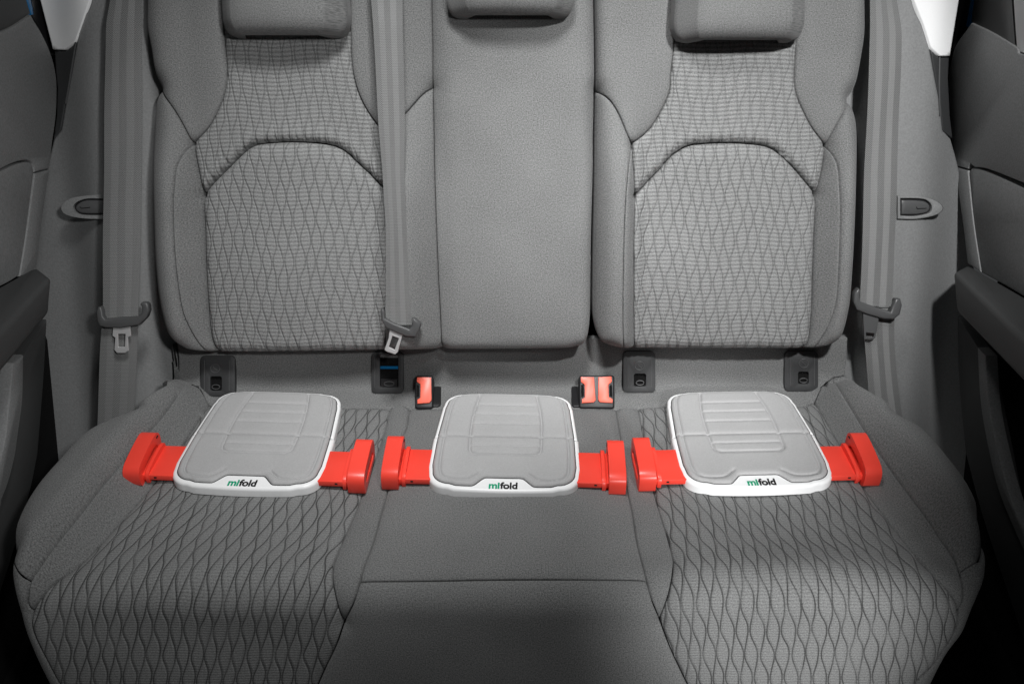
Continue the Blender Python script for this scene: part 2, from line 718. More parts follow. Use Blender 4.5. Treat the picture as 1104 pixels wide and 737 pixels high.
def slab(name, pts, N, thick, mat, parent, bevel=0.0, seg=2, hole=None, sharp=35):
    """flat outline (3-D points on a plane) given thickness against N, its front rim rounded"""
    N = np.asarray(N, float) / np.linalg.norm(N)
    P = shift(pts, parent)
    bm = bmesh.new()
    vs = [bm.verts.new(p.tolist()) for p in P]
    if hole is None:
        f = bm.faces.new(vs)
        f.normal_update()
        if np.array(f.normal) @ N < 0:
            f.normal_flip()
        faces = [f]
    else:
        Hh = shift(hole, parent)
        hs = [bm.verts.new(p.tolist()) for p in Hh]
        es = [bm.edges.new((vs[i], vs[(i + 1) % len(vs)])) for i in range(len(vs))]
        es += [bm.edges.new((hs[i], hs[(i + 1) % len(hs)])) for i in range(len(hs))]
        r = bmesh.ops.triangle_fill(bm, edges=es, use_beauty=True, use_dissolve=False)
        faces = [g for g in r['geom'] if isinstance(g, bmesh.types.BMFace)]
        bm.normal_update()
        for f in faces:
            if np.array(f.normal) @ N < 0:
                f.normal_flip()
    front = list(faces)
    rim = [e for e in bm.edges if e.is_boundary]
    r = bmesh.ops.extrude_face_region(bm, geom=front, use_keep_orig=True)
    nv = [g for g in r['geom'] if isinstance(g, bmesh.types.BMVert)]
    # the new copy becomes the back
    for v in nv:
        v.co -= Vector((N * thick).tolist())
    bmesh.ops.recalc_face_normals(bm, faces=bm.faces)
    if bevel > 0:
        bmesh.ops.bevel(bm, geom=[e for e in rim if e.is_valid], offset=bevel, segments=seg, profile=0.5,
                        affect='EDGES', clamp_overlap=True)
        bmesh.ops.recalc_face_normals(bm, faces=bm.faces)
    me = bpy.data.meshes.new(name)
    bm.to_mesh(me)
    bm.free()
    o = link(name, me, mat, parent)
    set_sharp(me, sharp)
    return o


def px_slab(name, px, O, N, thick, mat, parent, bevel=0.0, seg=2, hole=None, lift=0.0):
    O = np.asarray(O, float); N = np.asarray(N, float)
    O2 = O + N * lift
    pts = np.array([on_plane(x, y, O2, N) for x, y in px])
    hp = None if hole is None else np.array([on_plane(x, y, O2, N) for x, y in hole])
    return slab(name, pts, N, thick, mat, parent, bevel, seg, hp)


def rounded(x0, y0, x1, y1, r, n=5):
    out = []
    for cx, cy, a0 in ((x1 - r, y0 + r, -90), (x1 - r, y1 - r, 0), (x0 + r, y1 - r, 90), (x0 + r, y0 + r, 180)):
        for k in range(n + 1):
            a = R(a0 + 90 * k / n)
            out.append((cx + r * math.cos(a), cy + r * math.sin(a)))
    return out


def box_bm(bm, c, size, rot=None, bevel=0.0, seg=2):
    r = bmesh.ops.create_cube(bm, size=1.0)
    vs = r['verts']
    for v in vs:
        v.co = Vector((v.co.x * size[0], v.co.y * size[1], v.co.z * size[2]))
    if bevel:
        es = list({e for v in vs for e in v.link_edges})
        rr = bmesh.ops.bevel(bm, geom=es, offset=bevel, segments=seg, profile=0.5, affect='EDGES')
        vs = list({v for f in rr['faces'] for v in f.verts} | {v for v in vs if v.is_valid})
    for v in vs:
        co = v.co.copy()
        if rot is not None:
            co = rot @ co
        v.co = co + Vector(c)
    return vs


def bm_link(name, bm, mat, parent, sharp=35):
    me = bpy.data.meshes.new(name)
    bm.to_mesh(me)
    bm.free()
    o = link(name, me, mat, parent)
    set_sharp(me, sharp)
    return o


def tube(path, r, n=8, closed=False):
    """bmesh tube along 3-D points"""
    bm = bmesh.new()
    path = [Vector(p) for p in path]
    rings = []
    m = len(path)
    for i, p in enumerate(path):
        if closed:
            t = path[(i + 1) % m] - path[(i - 1) % m]
        else:
            t = path[min(i + 1, m - 1)] - path[max(i - 1, 0)]
        t.normalize()
        up = Vector((0.3, 0.2, 0.93)) if abs(t.z) < 0.9 else Vector((1, 0.1, 0))
        s = t.cross(up).normalized()
        w = s.cross(t)
        rings.append([bm.verts.new(p + s * (r * math.cos(2 * math.pi * k / n)) + w * (r * math.sin(2 * math.pi * k / n)))
                      for k in range(n)])
    for i in range(m if closed else m - 1):
        a, b2 = rings[i], rings[(i + 1) % m]
        for k in range(n):
            bm.faces.new((a[k], a[(k + 1) % n], b2[(k + 1) % n], b2[k]))
    if not closed:
        bm.faces.new(rings[0][::-1])
        bm.faces.new(rings[-1])
    bmesh.ops.recalc_face_normals(bm, faces=bm.faces)
    return bm


# ------------------------------------------------------------------ the setting: floor and the wall behind the seat
bm = bmesh.new()
box_bm(bm, (0, -0.6, -0.02), (2.1, 2.4, 0.04))
floor = tag(bm_link('floor', bm, M['void'], None), kind='structure')
bm = bmesh.new()
box_bm(bm, (0, 0.62, 0.6), (2.1, 0.04, 1.24))
wall = tag(bm_link('luggage_wall', bm, M['void'], None), kind='structure')

# ------------------------------------------------------------------ side trims and doors
DX = 0.785      # inner door skin


def door_pt(px, py, side, x):
    return on_plane(px, py, np.array([side * x, 0, 0]), np.array([-side, 0.0, 0]))


def side_slab(name, px, side, x, thick, mat, parent, bevel=0.003, seg=2, hole=None):
    return px_slab(name, px, np.array([side * x, 0, 0]), np.array([-side, 0.0, 0.0]), thick, mat, parent, bevel, seg, hole)


# left quarter trim, photo outlines
L_door_edge = [(20, -40), (30, 5), (37, 22), (46, 37), (55, 57), (60, 75), (62, 95), (61, 125), (57, 155), (54, 184), (46, 234), (40, 275),
               (40, 300), (44, 345), (45, 400), (44, 440), (40, 490), (24, 530), (6, 575)]
L_trim = chain([(83, 45), (70, 116), (66, 140)], [(66, 140), (58, 150)], [(58, 150), (50, 184), (42, 234), (34, 280), (32, 400), (22, 500), (-4, 600)],
               [(-4, 600), (120, 600)], [(120, 600), (215, 600)], [(215, 600), (215, 380), (200, 200), (190, -70)],
               [(190, -70), (112, -70)], [(112, -70), (99, 0), (90, 20), (83, 45)])
R_trim = chain([(1002, 52), (1008, 85), (1013, 112), (1016, 140)], [(1016, 140), (1025, 150)],
               [(1025, 150), (1034, 184), (1042, 234), (1050, 284), (1052, 400), (1058, 500), (1086, 600)],
               [(1086, 600), (980, 600)], [(980, 600), (885, 600)], [(885, 600), (885, 380), (900, 200), (905, -70)],
               [(905, -70), (972, -70)], [(972, -70), (983, 0), (994, 27), (1002, 52)])

for side, out, wh_px, wedge, rail, nm in (
        (-1, L_trim,
         [[(99, 0), (83, 45), (71, 54), (58, 54), (44, 0), (26, -70), (112, -70)], [(60, -70), (65, 54)]],
         [(59, 55), (71, 55), (83, 46), (70, 115), (66, 140), (60, 150), (57, 155), (61, 125), (62, 95), (60, 75)],
         [(82.5, 46), (76, 85), (71.5, 112)],
         'left'),
        (1, R_trim,
         [[(983, 0), (994, 27), (1002, 52), (1012, 61), (1023, 61), (1033, 0), (1045, -70), (972, -70)], [(1030, -70), (1012, 61)]],
         [(1002, 53), (1012, 62), (1023, 62), (1022, 85), (1024, 125), (1027, 150), (1016, 142), (1013, 112), (1008, 85)],
         [(1012.5, 62), (1012, 95), (1013, 125)],
         'right')):
    base = on_plane(110 if side < 0 else 1000, 330, BO - BN * 0.05, BN)
    root = thing('quarter_trim', (base[0], base[1], 0.0),
                 'grained grey trim panel with pale pillar cover beside the ' +
                 ('blue-striped belt anchor end of the seat' if False else
                  ('two-place backrest with the middle belt' if side < 0 else 'single-place backrest')),
                 'trim panel', 'trim panels flanking the rear seat')
    TRIM.panel('lower_panel', out, M['trim'], root, h=0.014, skirt=0.03, rings=(0.003, 0.008), guess=(0, .2))
    o = TRIM.panel('pillar_cover', chain(*[[a, b2] for a, b2 in zip(wh_px[0], wh_px[0][1:] + wh_px[0][:1])]), M['pillar'], root,
                   h=0.012, skirt=0.02, rings=(0.002, 0.005), lift=0.004)
    TRIM.panel('pillar_foot', chain(*[[a, b2] for a, b2 in zip(wedge, wedge[1:] + wedge[:1])]), M['trim_dark'], root,
               h=0.010, skirt=0.02, rings=(0.002, 0.005), lift=0.001)
    ab = TRIM.from_px(spline(rail, 6))
    P, N = TRIM.at(ab[:, 0], ab[:, 1])
    bm_link('edge_bead', tube(shift(P + N * 0.002, root), 0.0016, 6), M['tongue'], root)
    # seat-back release lever in its recess
    c = (1.0, 0) if side < 0 else (1, 0)
    TO = on_plane(95 if side < 0 else 992, 223, BO + BN * (-0.045 + 0.02), BN)
    if side < 0:
        oc = chain([(112, 209.5), (92, 211), (76, 214), (68, 220), (66, 224), (68, 229), (76, 233), (92, 235.5), (112, 236)], [(112, 236), (112, 209.5)])
        ic = chain([(112, 214), (94, 214), (84, 217), (79.5, 221), (79, 224.5), (81, 228), (86, 231), (95, 232), (112, 232)], [(112, 232), (112, 214)])
        lv = chain([(112, 216), (93, 216), (86, 218.5), (82, 222), (82, 226), (86, 229), (93, 230), (112, 230)], [(112, 230), (112, 216)])
        mk = [(97, 223.5), (88, 224.5), (86, 223)]
    else:
        oc = chain([(968, 211), (985, 211), (1000, 213), (1012, 218), (1017, 224), (1013, 230), (1002, 234), (985, 236.5), (968, 236)], [(968, 236), (968, 211)])
        ic = chain([(971, 214), (985, 214), (997, 215), (1003, 219), (1005, 224), (1003, 229), (996, 231.5), (985, 233), (971, 232.5)], [(971, 232.5), (971, 214)])
        lv = chain([(972, 216), (985, 216), (996, 217), (1001, 220), (1002.5, 224), (1000, 228), (995, 230), (985, 231), (972, 231)], [(972, 231), (972, 216)])
        mk = [(988, 223), (989, 225), (999, 224.5)]
    bez = px_slab('lever_bezel', oc, TO, BN, 0.012, M['trim'], root, 0.003, 2, hole=ic, lift=0.006)
    px_slab('lever_recess', oc, TO, BN, 0.008, M['black'], bez, 0.0, lift=0.0005)
    px_slab('release_lever', lv, TO, BN, 0.008, M['tongue'], root, 0.002, 2, lift=0.005)
    P = np.array([on_plane(x, y, TO + BN * 0.0055, BN) for x, y in mk])
    bm_link('lever_mark', tube(shift(P, root), 0.0008, 6), M['black'], bez)

# doors


def lerp(a, b, t):
    return (a[0] + (b[0] - a[0]) * t, a[1] + (b[1] - a[1]) * t)


for side in (-1, 1):
    fx = (lambda x: x) if side < 0 else (lambda x: 1104 - x)
    # right door is traced separately where it differs
    def T(pts):
        return [(fx(x), y) for x, y in pts]
    root = thing('car_door', (side * 0.84, -0.25, 0.0),
                 'dark inner door skin with armrest ' + ('by the trim panel of the two-place backrest' if side < 0 else 'by the trim panel of the single-place backrest'),
                 'car door', 'rear doors on both sides of the seat')
    if side < 0:
        edge = [(34, 16), (37, 22), (46, 37), (55, 57), (60, 75), (62, 95), (61, 125), (57, 155), (54, 182)]
        skin = chain(edge, [(54, 182), (38, 186)], [(38, 186), (36, 177), (30, 173), (15, 176), (-10, 188), (-70, 215)], [(-70, 215), (-80, 60)], [(-80, 60), (0, 35), (34, 16)])
        insert = chain([(36.6, 187), (35, 178), (29, 174.5), (15, 178), (-10, 190), (-70, 217)], [(-70, 217), (-70, 340)], [(-70, 340), (0, 309), (21, 297)], [(21, 297), (28, 254), (36.6, 187)])
        strip = chain([(38.2, 187), (53.5, 183)], [(53.5, 183), (46, 234), (40, 286)], [(40, 286), (37, 292), (22, 298)], [(22, 298), (29, 254), (38.2, 187)])
        sill = chain([(-80, 58), (0, 34), (33, 15)], [(33, 15), (26, -10), (10, -70)], [(10, -70), (-80, -70)], [(-80, -70), (-80, 58)])
        seal = chain([(34, 16), (46, 36), (58, 60)], [(58, 60), (60, 54), (44, 0), (24, -70)], [(24, -70), (12, -70)], [(12, -70), (35, 0), (34, 16)])
        blue = chain([(28.5, 0), (31, 8), (34, 16.5)], [(34, 16.5), (36.5, 16)], [(36.5, 16), (33.5, 0), (16, -70)], [(16, -70), (10, -70), (28.5, 0)])
        T_out = [(40, 286), (-60, 338)]
        T_in = [(55, 297), (-54, 419)]
        B_in = [(54, 338), (-54, 470)]
        pocket = chain([(25, 384), (51, 344)], [(51, 344), (48, 400), (45, 440), (41, 490)], [(41, 490), (30, 540), (0, 640), (-60, 800)], [(-60, 800), (-120, 760)], [(-120, 760), (-14, 575), (3, 535), (14, 500), (19, 470), (24, 430), (25, 384)])
        rib = chain([(15, 391), (26, 382)], [(26, 382), (25, 430), (20, 470), (15, 500), (3, 537), (-30, 600)], [(-30, 600), (-46, 588)], [(-46, 588), (-10, 525), (5, 480), (10, 440), (15, 391)])
    else:
        edge = [(1047, 25), (1040, 35), (1031, 48), (1026, 62), (1023, 85), (1024, 125), (1028, 178)]
        skin = chain(edge, [(1028, 178), (1043, 182)], [(1043, 182), (1046, 176), (1050, 180), (1075, 186), (1180, 230)], [(1180, 230), (1180, 70)], [(1180, 70), (1104, 60), (1096, 52), (1070, 36), (1047, 25)])
        insert = chain([(1045, 186), (1048, 181), (1060, 183), (1090, 196), (1180, 240)], [(1180, 240), (1180, 370)], [(1180, 370), (1104, 320), (1058, 294)], [(1058, 294), (1050, 240), (1045, 186)])
        strip = chain([(1029, 180), (1043, 184)], [(1043, 184), (1049, 240), (1057, 293)], [(1057, 293), (1043, 284)], [(1043, 284), (1037, 234), (1029, 180)])
        sill = chain([(1047, 24), (1070, 35), (1094, 51)], [(1094, 51), (1090, 0), (1086, -70)], [(1086, -70), (1066, -70)], [(1066, -70), (1050, 0), (1047, 24)])
        seal = chain([(1046, 25), (1040, 34), (1030, 47), (1025, 62)], [(1025, 62), (1034, 0), (1046, -70)], [(1046, -70), (1064, -70)], [(1064, -70), (1052, 0), (1046, 25)])
        blue = chain([(1050.5, 0), (1046, 22), (1044, 30)], [(1044, 30), (1041, 29)], [(1041, 29), (1046, 0), (1060, -70)], [(1060, -70), (1065, -70), (1050.5, 0)])
        T_out = [(1042, 284), (1150, 343)]
        T_in = [(1028, 291), (1150, 412)]
        B_in = [(1030, 336), (1150, 462)]
        pocket = chain([(1060, 384), (1032, 340)], [(1032, 340), (1033, 400), (1036, 440), (1041, 490)], [(1041, 490), (1060, 560), (1100, 680), (1140, 800)], [(1140, 800), (1220, 760)], [(1220, 760), (1105, 590), (1090, 540), (1078, 480), (1068, 430), (1060, 384)])
        rib = chain([(1062, 383), (1053, 374)], [(1053, 374), (1056, 430), (1064, 480), (1078, 535), (1110, 610)], [(1110, 610), (1122, 604)], [(1122, 604), (1092, 545), (1074, 480), (1065, 430), (1062, 383)])
    side_slab('upper_skin', skin, side, DX, 0.03, M['door'], root, 0.004)
    side_slab('insert', insert, side, DX + 0.002, 0.03, M['door'], root, 0.003)
    side_slab('edge_strip', strip, side, DX, 0.03, M['door'], root, 0.002)
    side_slab('window_sill', sill, side, DX + 0.004, 0.03, M['door_dark'], root, 0.002)
    side_slab('door_seal', seal, side, DX + 0.022, 0.02, M['black'], root, 0.002)
    side_slab('body_edge', blue, side, DX + 0.018, 0.01, M['blue'], root, 0.001)
    if side > 0:
        fr = chain([(1095.5, 52), (1092, 0), (1088, -70)], [(1088, -70), (1170, -70)], [(1170, -70), (1180, 68)], [(1180, 68), (1104, 58), (1095.5, 52)])
        side_slab('window_frame', fr, side, DX + 0.003, 0.03, M['pillar'], root, 0.003)
    side_slab('lower_skin', pocket, side, DX + 0.002, 0.02, M['door_dark'], root, 0.003)
    side_slab('pocket_rim', rib, side, DX - 0.012, 0.02, M['door'], root, 0.004)
    # shell behind it all
    bm = bmesh.new()
    box_bm(bm, (side * (DX + 0.085), -0.55, 0.40), (0.05, 1.25, 0.80))
    me = bpy.data.meshes.new('shell')
    for v in bm.verts:
        v.co -= root.location
    bm.to_mesh(me)
    bm.free()
    link('shell', me, M['void'], root, False)
    # armrest: a tapering block that runs towards the front
    bm = bmesh.new()
    vs = []
    for k in (0, 1):
        rows = [door_pt(*T_out[k], side, 0.79), door_pt(*T_in[k], side, 0.725), door_pt(*B_in[k], side, 0.73)]
        bo = rows[2] + np.array([side * 0.06, 0, -0.01])
        rows.append(bo)
        vs.append([bm.verts.new(p.tolist()) for p in shift(np.array(rows), root)])
    for i in range(4):
        bm.faces.new((vs[0][i], vs[0][(i + 1) % 4], vs[1][(i + 1) % 4], vs[1][i]))
    bm.faces.new(vs[0][::-1])
    bm.faces.new(vs[1])
    bmesh.ops.recalc_face_normals(bm, faces=bm.faces)
    bmesh.ops.bevel(bm, geom=list(bm.edges), offset=0.010, segments=4, profile=0.5, affect='EDGES')
    bm_link('armrest', bm, M['door_dark'], root)

# ------------------------------------------------------------------ backrests
# seams in photo points
S = {}
S['L_out_top'] = [(163, 94), (158, 55), (153, 28), (153, 0), (153, -70)]
S['L_s1'] = [(236, -70), (237, 0), (240, 25), (242, 50), (244, 75), (242, 97), (236, 115), (225, 136), (215, 147), (206, 155)]
S['L_s2'] = [(206, 155), (197, 136), (185, 116), (172, 101), (163, 94)]
S['L_soft'] = [(206, 155), (199, 163), (193, 173), (189, 184), (187, 205), (186, 222), (187, 259), (190, 296), (196, 334), (205, 356), (213, 370), (221, 380)]
S['L_s3a'] = [(206, 155), (212, 184), (217, 211)]
S['L_s3b'] = [(217, 211), (219, 246), (220, 284), (222, 321), (225, 356), (228, 370), (233, 381)]
S['L_out_low'] = [(163, 94), (160, 110), (158, 150), (157, 184), (158, 234), (160, 284), (164, 324), (171, 356), (178, 370), (188, 379)]
S['L_arch'] = [(217, 211), (230, 196), (242, 184), (255, 171), (266, 161), (276, 156), (291, 154), (313, 153), (338, 154), (358, 157), (371, 163), (383, 174), (397, 187), (413, 204)]
S['L_r1'] = [(377, -70), (377, 0), (378, 50), (380, 77), (386, 100), (396, 120), (411, 141)]
S['L_r3a'] = [(411, 141), (413, 170), (413, 204)]
S['L_r3b'] = [(413, 204), (416, 250), (416, 330), (414, 379)]
S['L_r2'] = [(411, 141), (424, 133), (438, 121), (455, 102), (466, 94)]
S['LC_top'] = [(465, -70), (465, 0), (466, 50), (466, 94)]
S['LC_low'] = [(466, 94), (467, 125), (468, 184), (470, 246), (472, 296), (474, 334), (476, 378)]
S['C_right'] = [(641, -70), (641, 0), (642, 62), (642, 100), (641, 150), (641, 184), (639, 259), (638, 334), (635.5, 360), (631, 371), (622, 376.5)]
S['R_l_top'] = [(643.2, -70), (643, 0), (644, 62), (644, 97)]
S['R_l_low'] = [(644, 97), (643.5, 150), (643.5, 184), (642, 259), (641.5, 334), (644, 358), (649, 370), (660, 376.5)]
S['R_s1'] = [(727, -70), (727, 0), (728, 37), (724, 80), (722, 100), (712, 122), (700, 140), (682, 155)]
S['R_s2'] = [(682, 155), (677, 145), (667, 122), (657, 107), (644, 97)]
S['R_s3a'] = [(682, 155), (684, 180), (686, 211)]
S['R_s3b'] = [(686, 211), (684.5, 259), (684.5, 309), (684.5, 344), (685, 377)]
S['R_soft'] = [(682, 155), (677, 190), (674, 234), (672.5, 290), (672, 344), (673, 377)]
S['R_arch'] = [(686, 211), (698, 197), (711, 184), (724, 169), (737, 160), (749, 156), (777, 154), (802, 154.5), (828, 158), (843, 167), (858, 182), (870, 196), (882, 210)]
S['R_r1'] = [(860, -70), (860, 22), (857.5, 75), (859, 100), (868, 122), (878, 140), (892, 157)]
S['R_r3a'] = [(892, 157), (888, 184), (882, 210)]
S['R_r3b'] = [(882, 210), (880, 246), (878, 296), (877, 334), (874, 366), (869, 377)]
S['R_r2'] = [(892, 157), (900, 140), (912, 121), (925, 106)]
S['R_rsoft'] = [(892, 157), (903, 177), (906, 205), (907, 234), (905, 296), (902, 329), (893, 354), (885, 368), (880, 377)]
S['R_out_top'] = [(938, -70), (938, 0), (938, 32), (935, 55), (929, 88), (925, 106)]
S['R_out_low'] = [(925, 106), (929, 120), (932, 140), (932, 184), (930, 246), (927, 300), (924, 332), (917, 362), (909, 375)]


def rv(k):
    return S[k][::-1]


for k in ('L_s1', 'L_s2', 'L_s3a', 'L_s3b', 'L_arch', 'L_r1', 'L_r3a', 'L_r3b', 'L_r2', 'R_s1', 'R_s2', 'R_s3a', 'R_s3b', 'R_arch',
          'R_r1', 'R_r3a', 'R_r3b', 'R_r2'):
    if '3' in k:
        BACK.seams.append((BACK.from_px(spline(S[k], 6)), 0.0135, 0.0045))
        continue
    BACK.seams.append((BACK.from_px(spline(S[k], 6)), 0.0060 if 'arch' not in k else 0.013, 0.0045))
for k in ('LC_top', 'LC_low'):
    BACK.seams.append((BACK.from_px(spline(S[k], 8)), 0.010, 0.008))
for k in ('L_soft', 'R_soft', 'R_rsoft'):
    BACK.seams.append((BACK.from_px(spline(S[k], 6)), 0.0016, 0.003))
for k, r in (('L_out_top', 0.030), ('L_out_low', 0.042), ('C_right', 0.018), ('R_l_top', 0.016), ('R_l_low', 0.030), ('R_out_top', 0.030), ('R_out_low', 0.042)):
    BACK.outer.append((BACK.from_px(spline(S[k], 8)), r))
bot_L = [(188, 380), (221, 381), (233, 381), (300, 380.5), (414, 379), (476, 378)]
bot_C = [(476, 378), (500, 378), (560, 377.5), (600, 377), (622, 376.5)]
bot_R = [(660, 376.5), (685, 377), (780, 377), (869, 377), (880, 377), (909, 375)]
for k in (bot_L, bot_C, bot_R):
    BACK.outer.append((BACK.from_px(spline(k, 10)), 0.018))

arches = [BACK.from_px(spline(S['L_arch'], 4)), BACK.from_px(spline(S['R_arch'], 4))]


rs = np.random.RandomState(3)


def fold_sites(x0, x1, lo, hi):
    out, x = [], x0
    while x < x1:
        out.append((x, rs.uniform(0.6, 1.0), rs.uniform(-0.35, 0.35)))
        x += rs.uniform(lo, hi)
    return out


FOLDS = [fold_sites(-0.53, -0.22, 0.0095, 0.0165), fold_sites(0.215, 0.53, 0.0095, 0.0165)]
HEMS = [fold_sites(-0.53, -0.22, 0.010, 0.016), fold_sites(0.215, 0.53, 0.010, 0.016)]


def puckers(ab):
    """narrow gathers running up from the arched seam, and from the lower hem"""
    h = np.zeros(len(ab))
    for ar, folds, hems in zip(arches, FOLDS, HEMS):
        o = np.argsort(ar[:, 0])
        inx = (ab[:, 0] > ar[:, 0].min() + 0.004) & (ab[:, 0] < ar[:, 0].max() - 0.004)
        yb = np.interp(ab[:, 0], ar[o, 0], ar[o, 1])
        dv = ab[:, 1] - yb
        d = seg_dist(ab, ar[:-1], ar[1:])
        for x, amp, sl in folds:
            xl = x + sl * np.clip(dv, 0, 0.05)
            g = np.exp(-((ab[:, 0] - xl) / 0.0018) ** 2)
            h -= np.where(inx & (dv > 0), 0.0130 * amp * g * np.exp(-d / 0.010), 0)
        h += np.where(inx & (dv > 0), 0.0025 * np.exp(-((d - 0.012) / 0.010) ** 2), 0)
        for x, amp, sl in hems:
            xl = x + sl * np.clip(ab[:, 1], 0, 0.06)
            g = np.exp(-((ab[:, 0] - xl) / 0.0026) ** 2)
            ok = inx & (ab[:, 1] < 0.09)
            h -= np.where(ok, 0.0080 * amp * g * np.exp(-np.clip(ab[:, 1], 0, 1) / 0.016), 0)
    return h


BACK.extra_h = puckers


def band(ar, d0, d1, nd, dx):
    o = np.argsort(ar[:, 0])
    xs = np.arange(ar[:, 0].min() + 0.003, ar[:, 0].max() - 0.003, dx)
    yb = np.interp(xs, ar[o, 0], ar[o, 1])
    sl = np.sqrt(1 + np.gradient(yb, xs) ** 2)
    return np.vstack([np.stack([xs, yb + d * sl], -1) for d in np.linspace(d0, d1, nd)])


GATHER = [band(a, 0.0025, 0.036, 11, 0.00135) for a in arches]
HEMB = [band(np.array([(x0, 0.0), (x1, 0.0)]), 0.006, 0.045, 9, 0.0016) for x0, x1 in ((-0.52, -0.222), (0.215, 0.515))]

left_back = thing('bench_section', on_plane(400, 379, BO, BN) + np.array([0, 0.03, -0.02]),
                  'wide grey fabric rear seat for two with a patterned place beside a plain middle panel', 'rear seat')
right_back = thing('bench_section', on_plane(780, 377, BO, BN) + np.array([0, 0.03, -0.02]),
                   'narrow grey fabric rear seat for one with a wavy pattern below the paler headrest', 'rear seat')

PL, WB = M['plain'], M['wave_back']
BACK.panel('shoulder_panel', chain(S['L_s1'], S['L_s2'], S['L_out_top'], [(153, -70), (236, -70)]), PL, left_back, skirt=0.05)
BACK.panel('bolster_outer', chain(S['L_soft'], [(221, 380), (188, 379)], rv('L_out_low'), rv('L_s2')), PL, left_back, skirt=0.07)
BACK.panel('bolster_inner', chain(S['L_s3a'], S['L_s3b'], [(233, 381), (221, 380)], rv('L_soft')), PL, left_back)
BACK.panel('patterned_panel', chain(S['L_s1'], S['L_s3a'], S['L_arch'], rv('L_r3a'), rv('L_r1'), [(377, -70), (236, -70)]), M['wave_upper'], left_back, h=0.0050, extra=GATHER[0])
BACK.panel('lumbar_panel', chain(S['L_s3b'], [(233, 381), (300, 380.5), (414, 379)], rv('L_r3b'), rv('L_arch')), WB, left_back, h=0.0050, extra=HEMB[0])
BACK.panel('shoulder_panel', chain(S['L_r1'], S['L_r2'], rv('LC_top'), [(465, -70), (377, -70)]), PL, left_back)
BACK.panel('bolster_inner', chain(S['L_r3a'], S['L_r3b'], [(414, 379), (476, 378)], rv('LC_low'), rv('L_r2')), PL, left_back, skirt=0.05)
BACK.panel('centre_panel', chain(S['LC_top'], S['LC_low'], bot_C, rv('C_right'), [(641, -70), (465, -70)]), PL, left_back, skirt=0.07)

BACK.panel('shoulder_panel', chain(S['R_s1'], S['R_s2'], rv('R_l_top'), [(643.2, -70), (727, -70)]), PL, right_back, skirt=0.05)
BACK.panel('bolster_inner', chain(S['R_soft'], [(673, 377), (660, 376.5)], rv('R_l_low'), rv('R_s2')), PL, right_back, skirt=0.06)
BACK.panel('bolster_inner', chain(S['R_s3a'], S['R_s3b'], [(685, 377), (673, 377)], rv('R_soft')), PL, right_back)
BACK.panel('patterned_panel', chain(S['R_s1'], S['R_s3a'], S['R_arch'], rv('R_r3a'), rv('R_r1'), [(860, -70), (727, -70)]), M['wave_upper'], right_back, h=0.0050, extra=GATHER[1])
BACK.panel('lumbar_panel', chain(S['R_s3b'], [(685, 377), (780, 377), (869, 377)], rv('R_r3b'), rv('R_arch')), WB, right_back, h=0.0050, extra=HEMB[1])
BACK.panel('shoulder_panel', chain(S['R_r1'], S['R_r2'], rv('R_out_top'), [(938, -70), (860, -70)]), PL, right_back, skirt=0.05)
BACK.panel('bolster_inner', chain(S['R_r3a'], S['R_r3b'], [(869, 377), (880, 377)], rv('R_rsoft')), PL, right_back)
BACK.panel('bolster_outer', chain(S['R_rsoft'], [(880, 377), (909, 375)], rv('R_out_low'), rv('R_r2')), PL, right_back, skirt=0.07)
for root, x0, x1 in ((left_back, -0.60, 0.125), (right_back, 0.155, 0.60)):
    bm = bmesh.new()
    box_bm(bm, (0, 0, 0), (x1 - x0, 0.05, 0.60), bevel=0.01)
    rot = Matrix.Rotation(-LEAN, 3, 'X')
    c = BO - BN * 0.085 + BDIR * 0.32 + RGT * (x0 + x1) / 2 - np.array(root.location)
    for v in bm.verts:
        v.co = rot @ v.co + Vector(c.tolist())
    bm_link('back_shell', bm, M['void'], root)

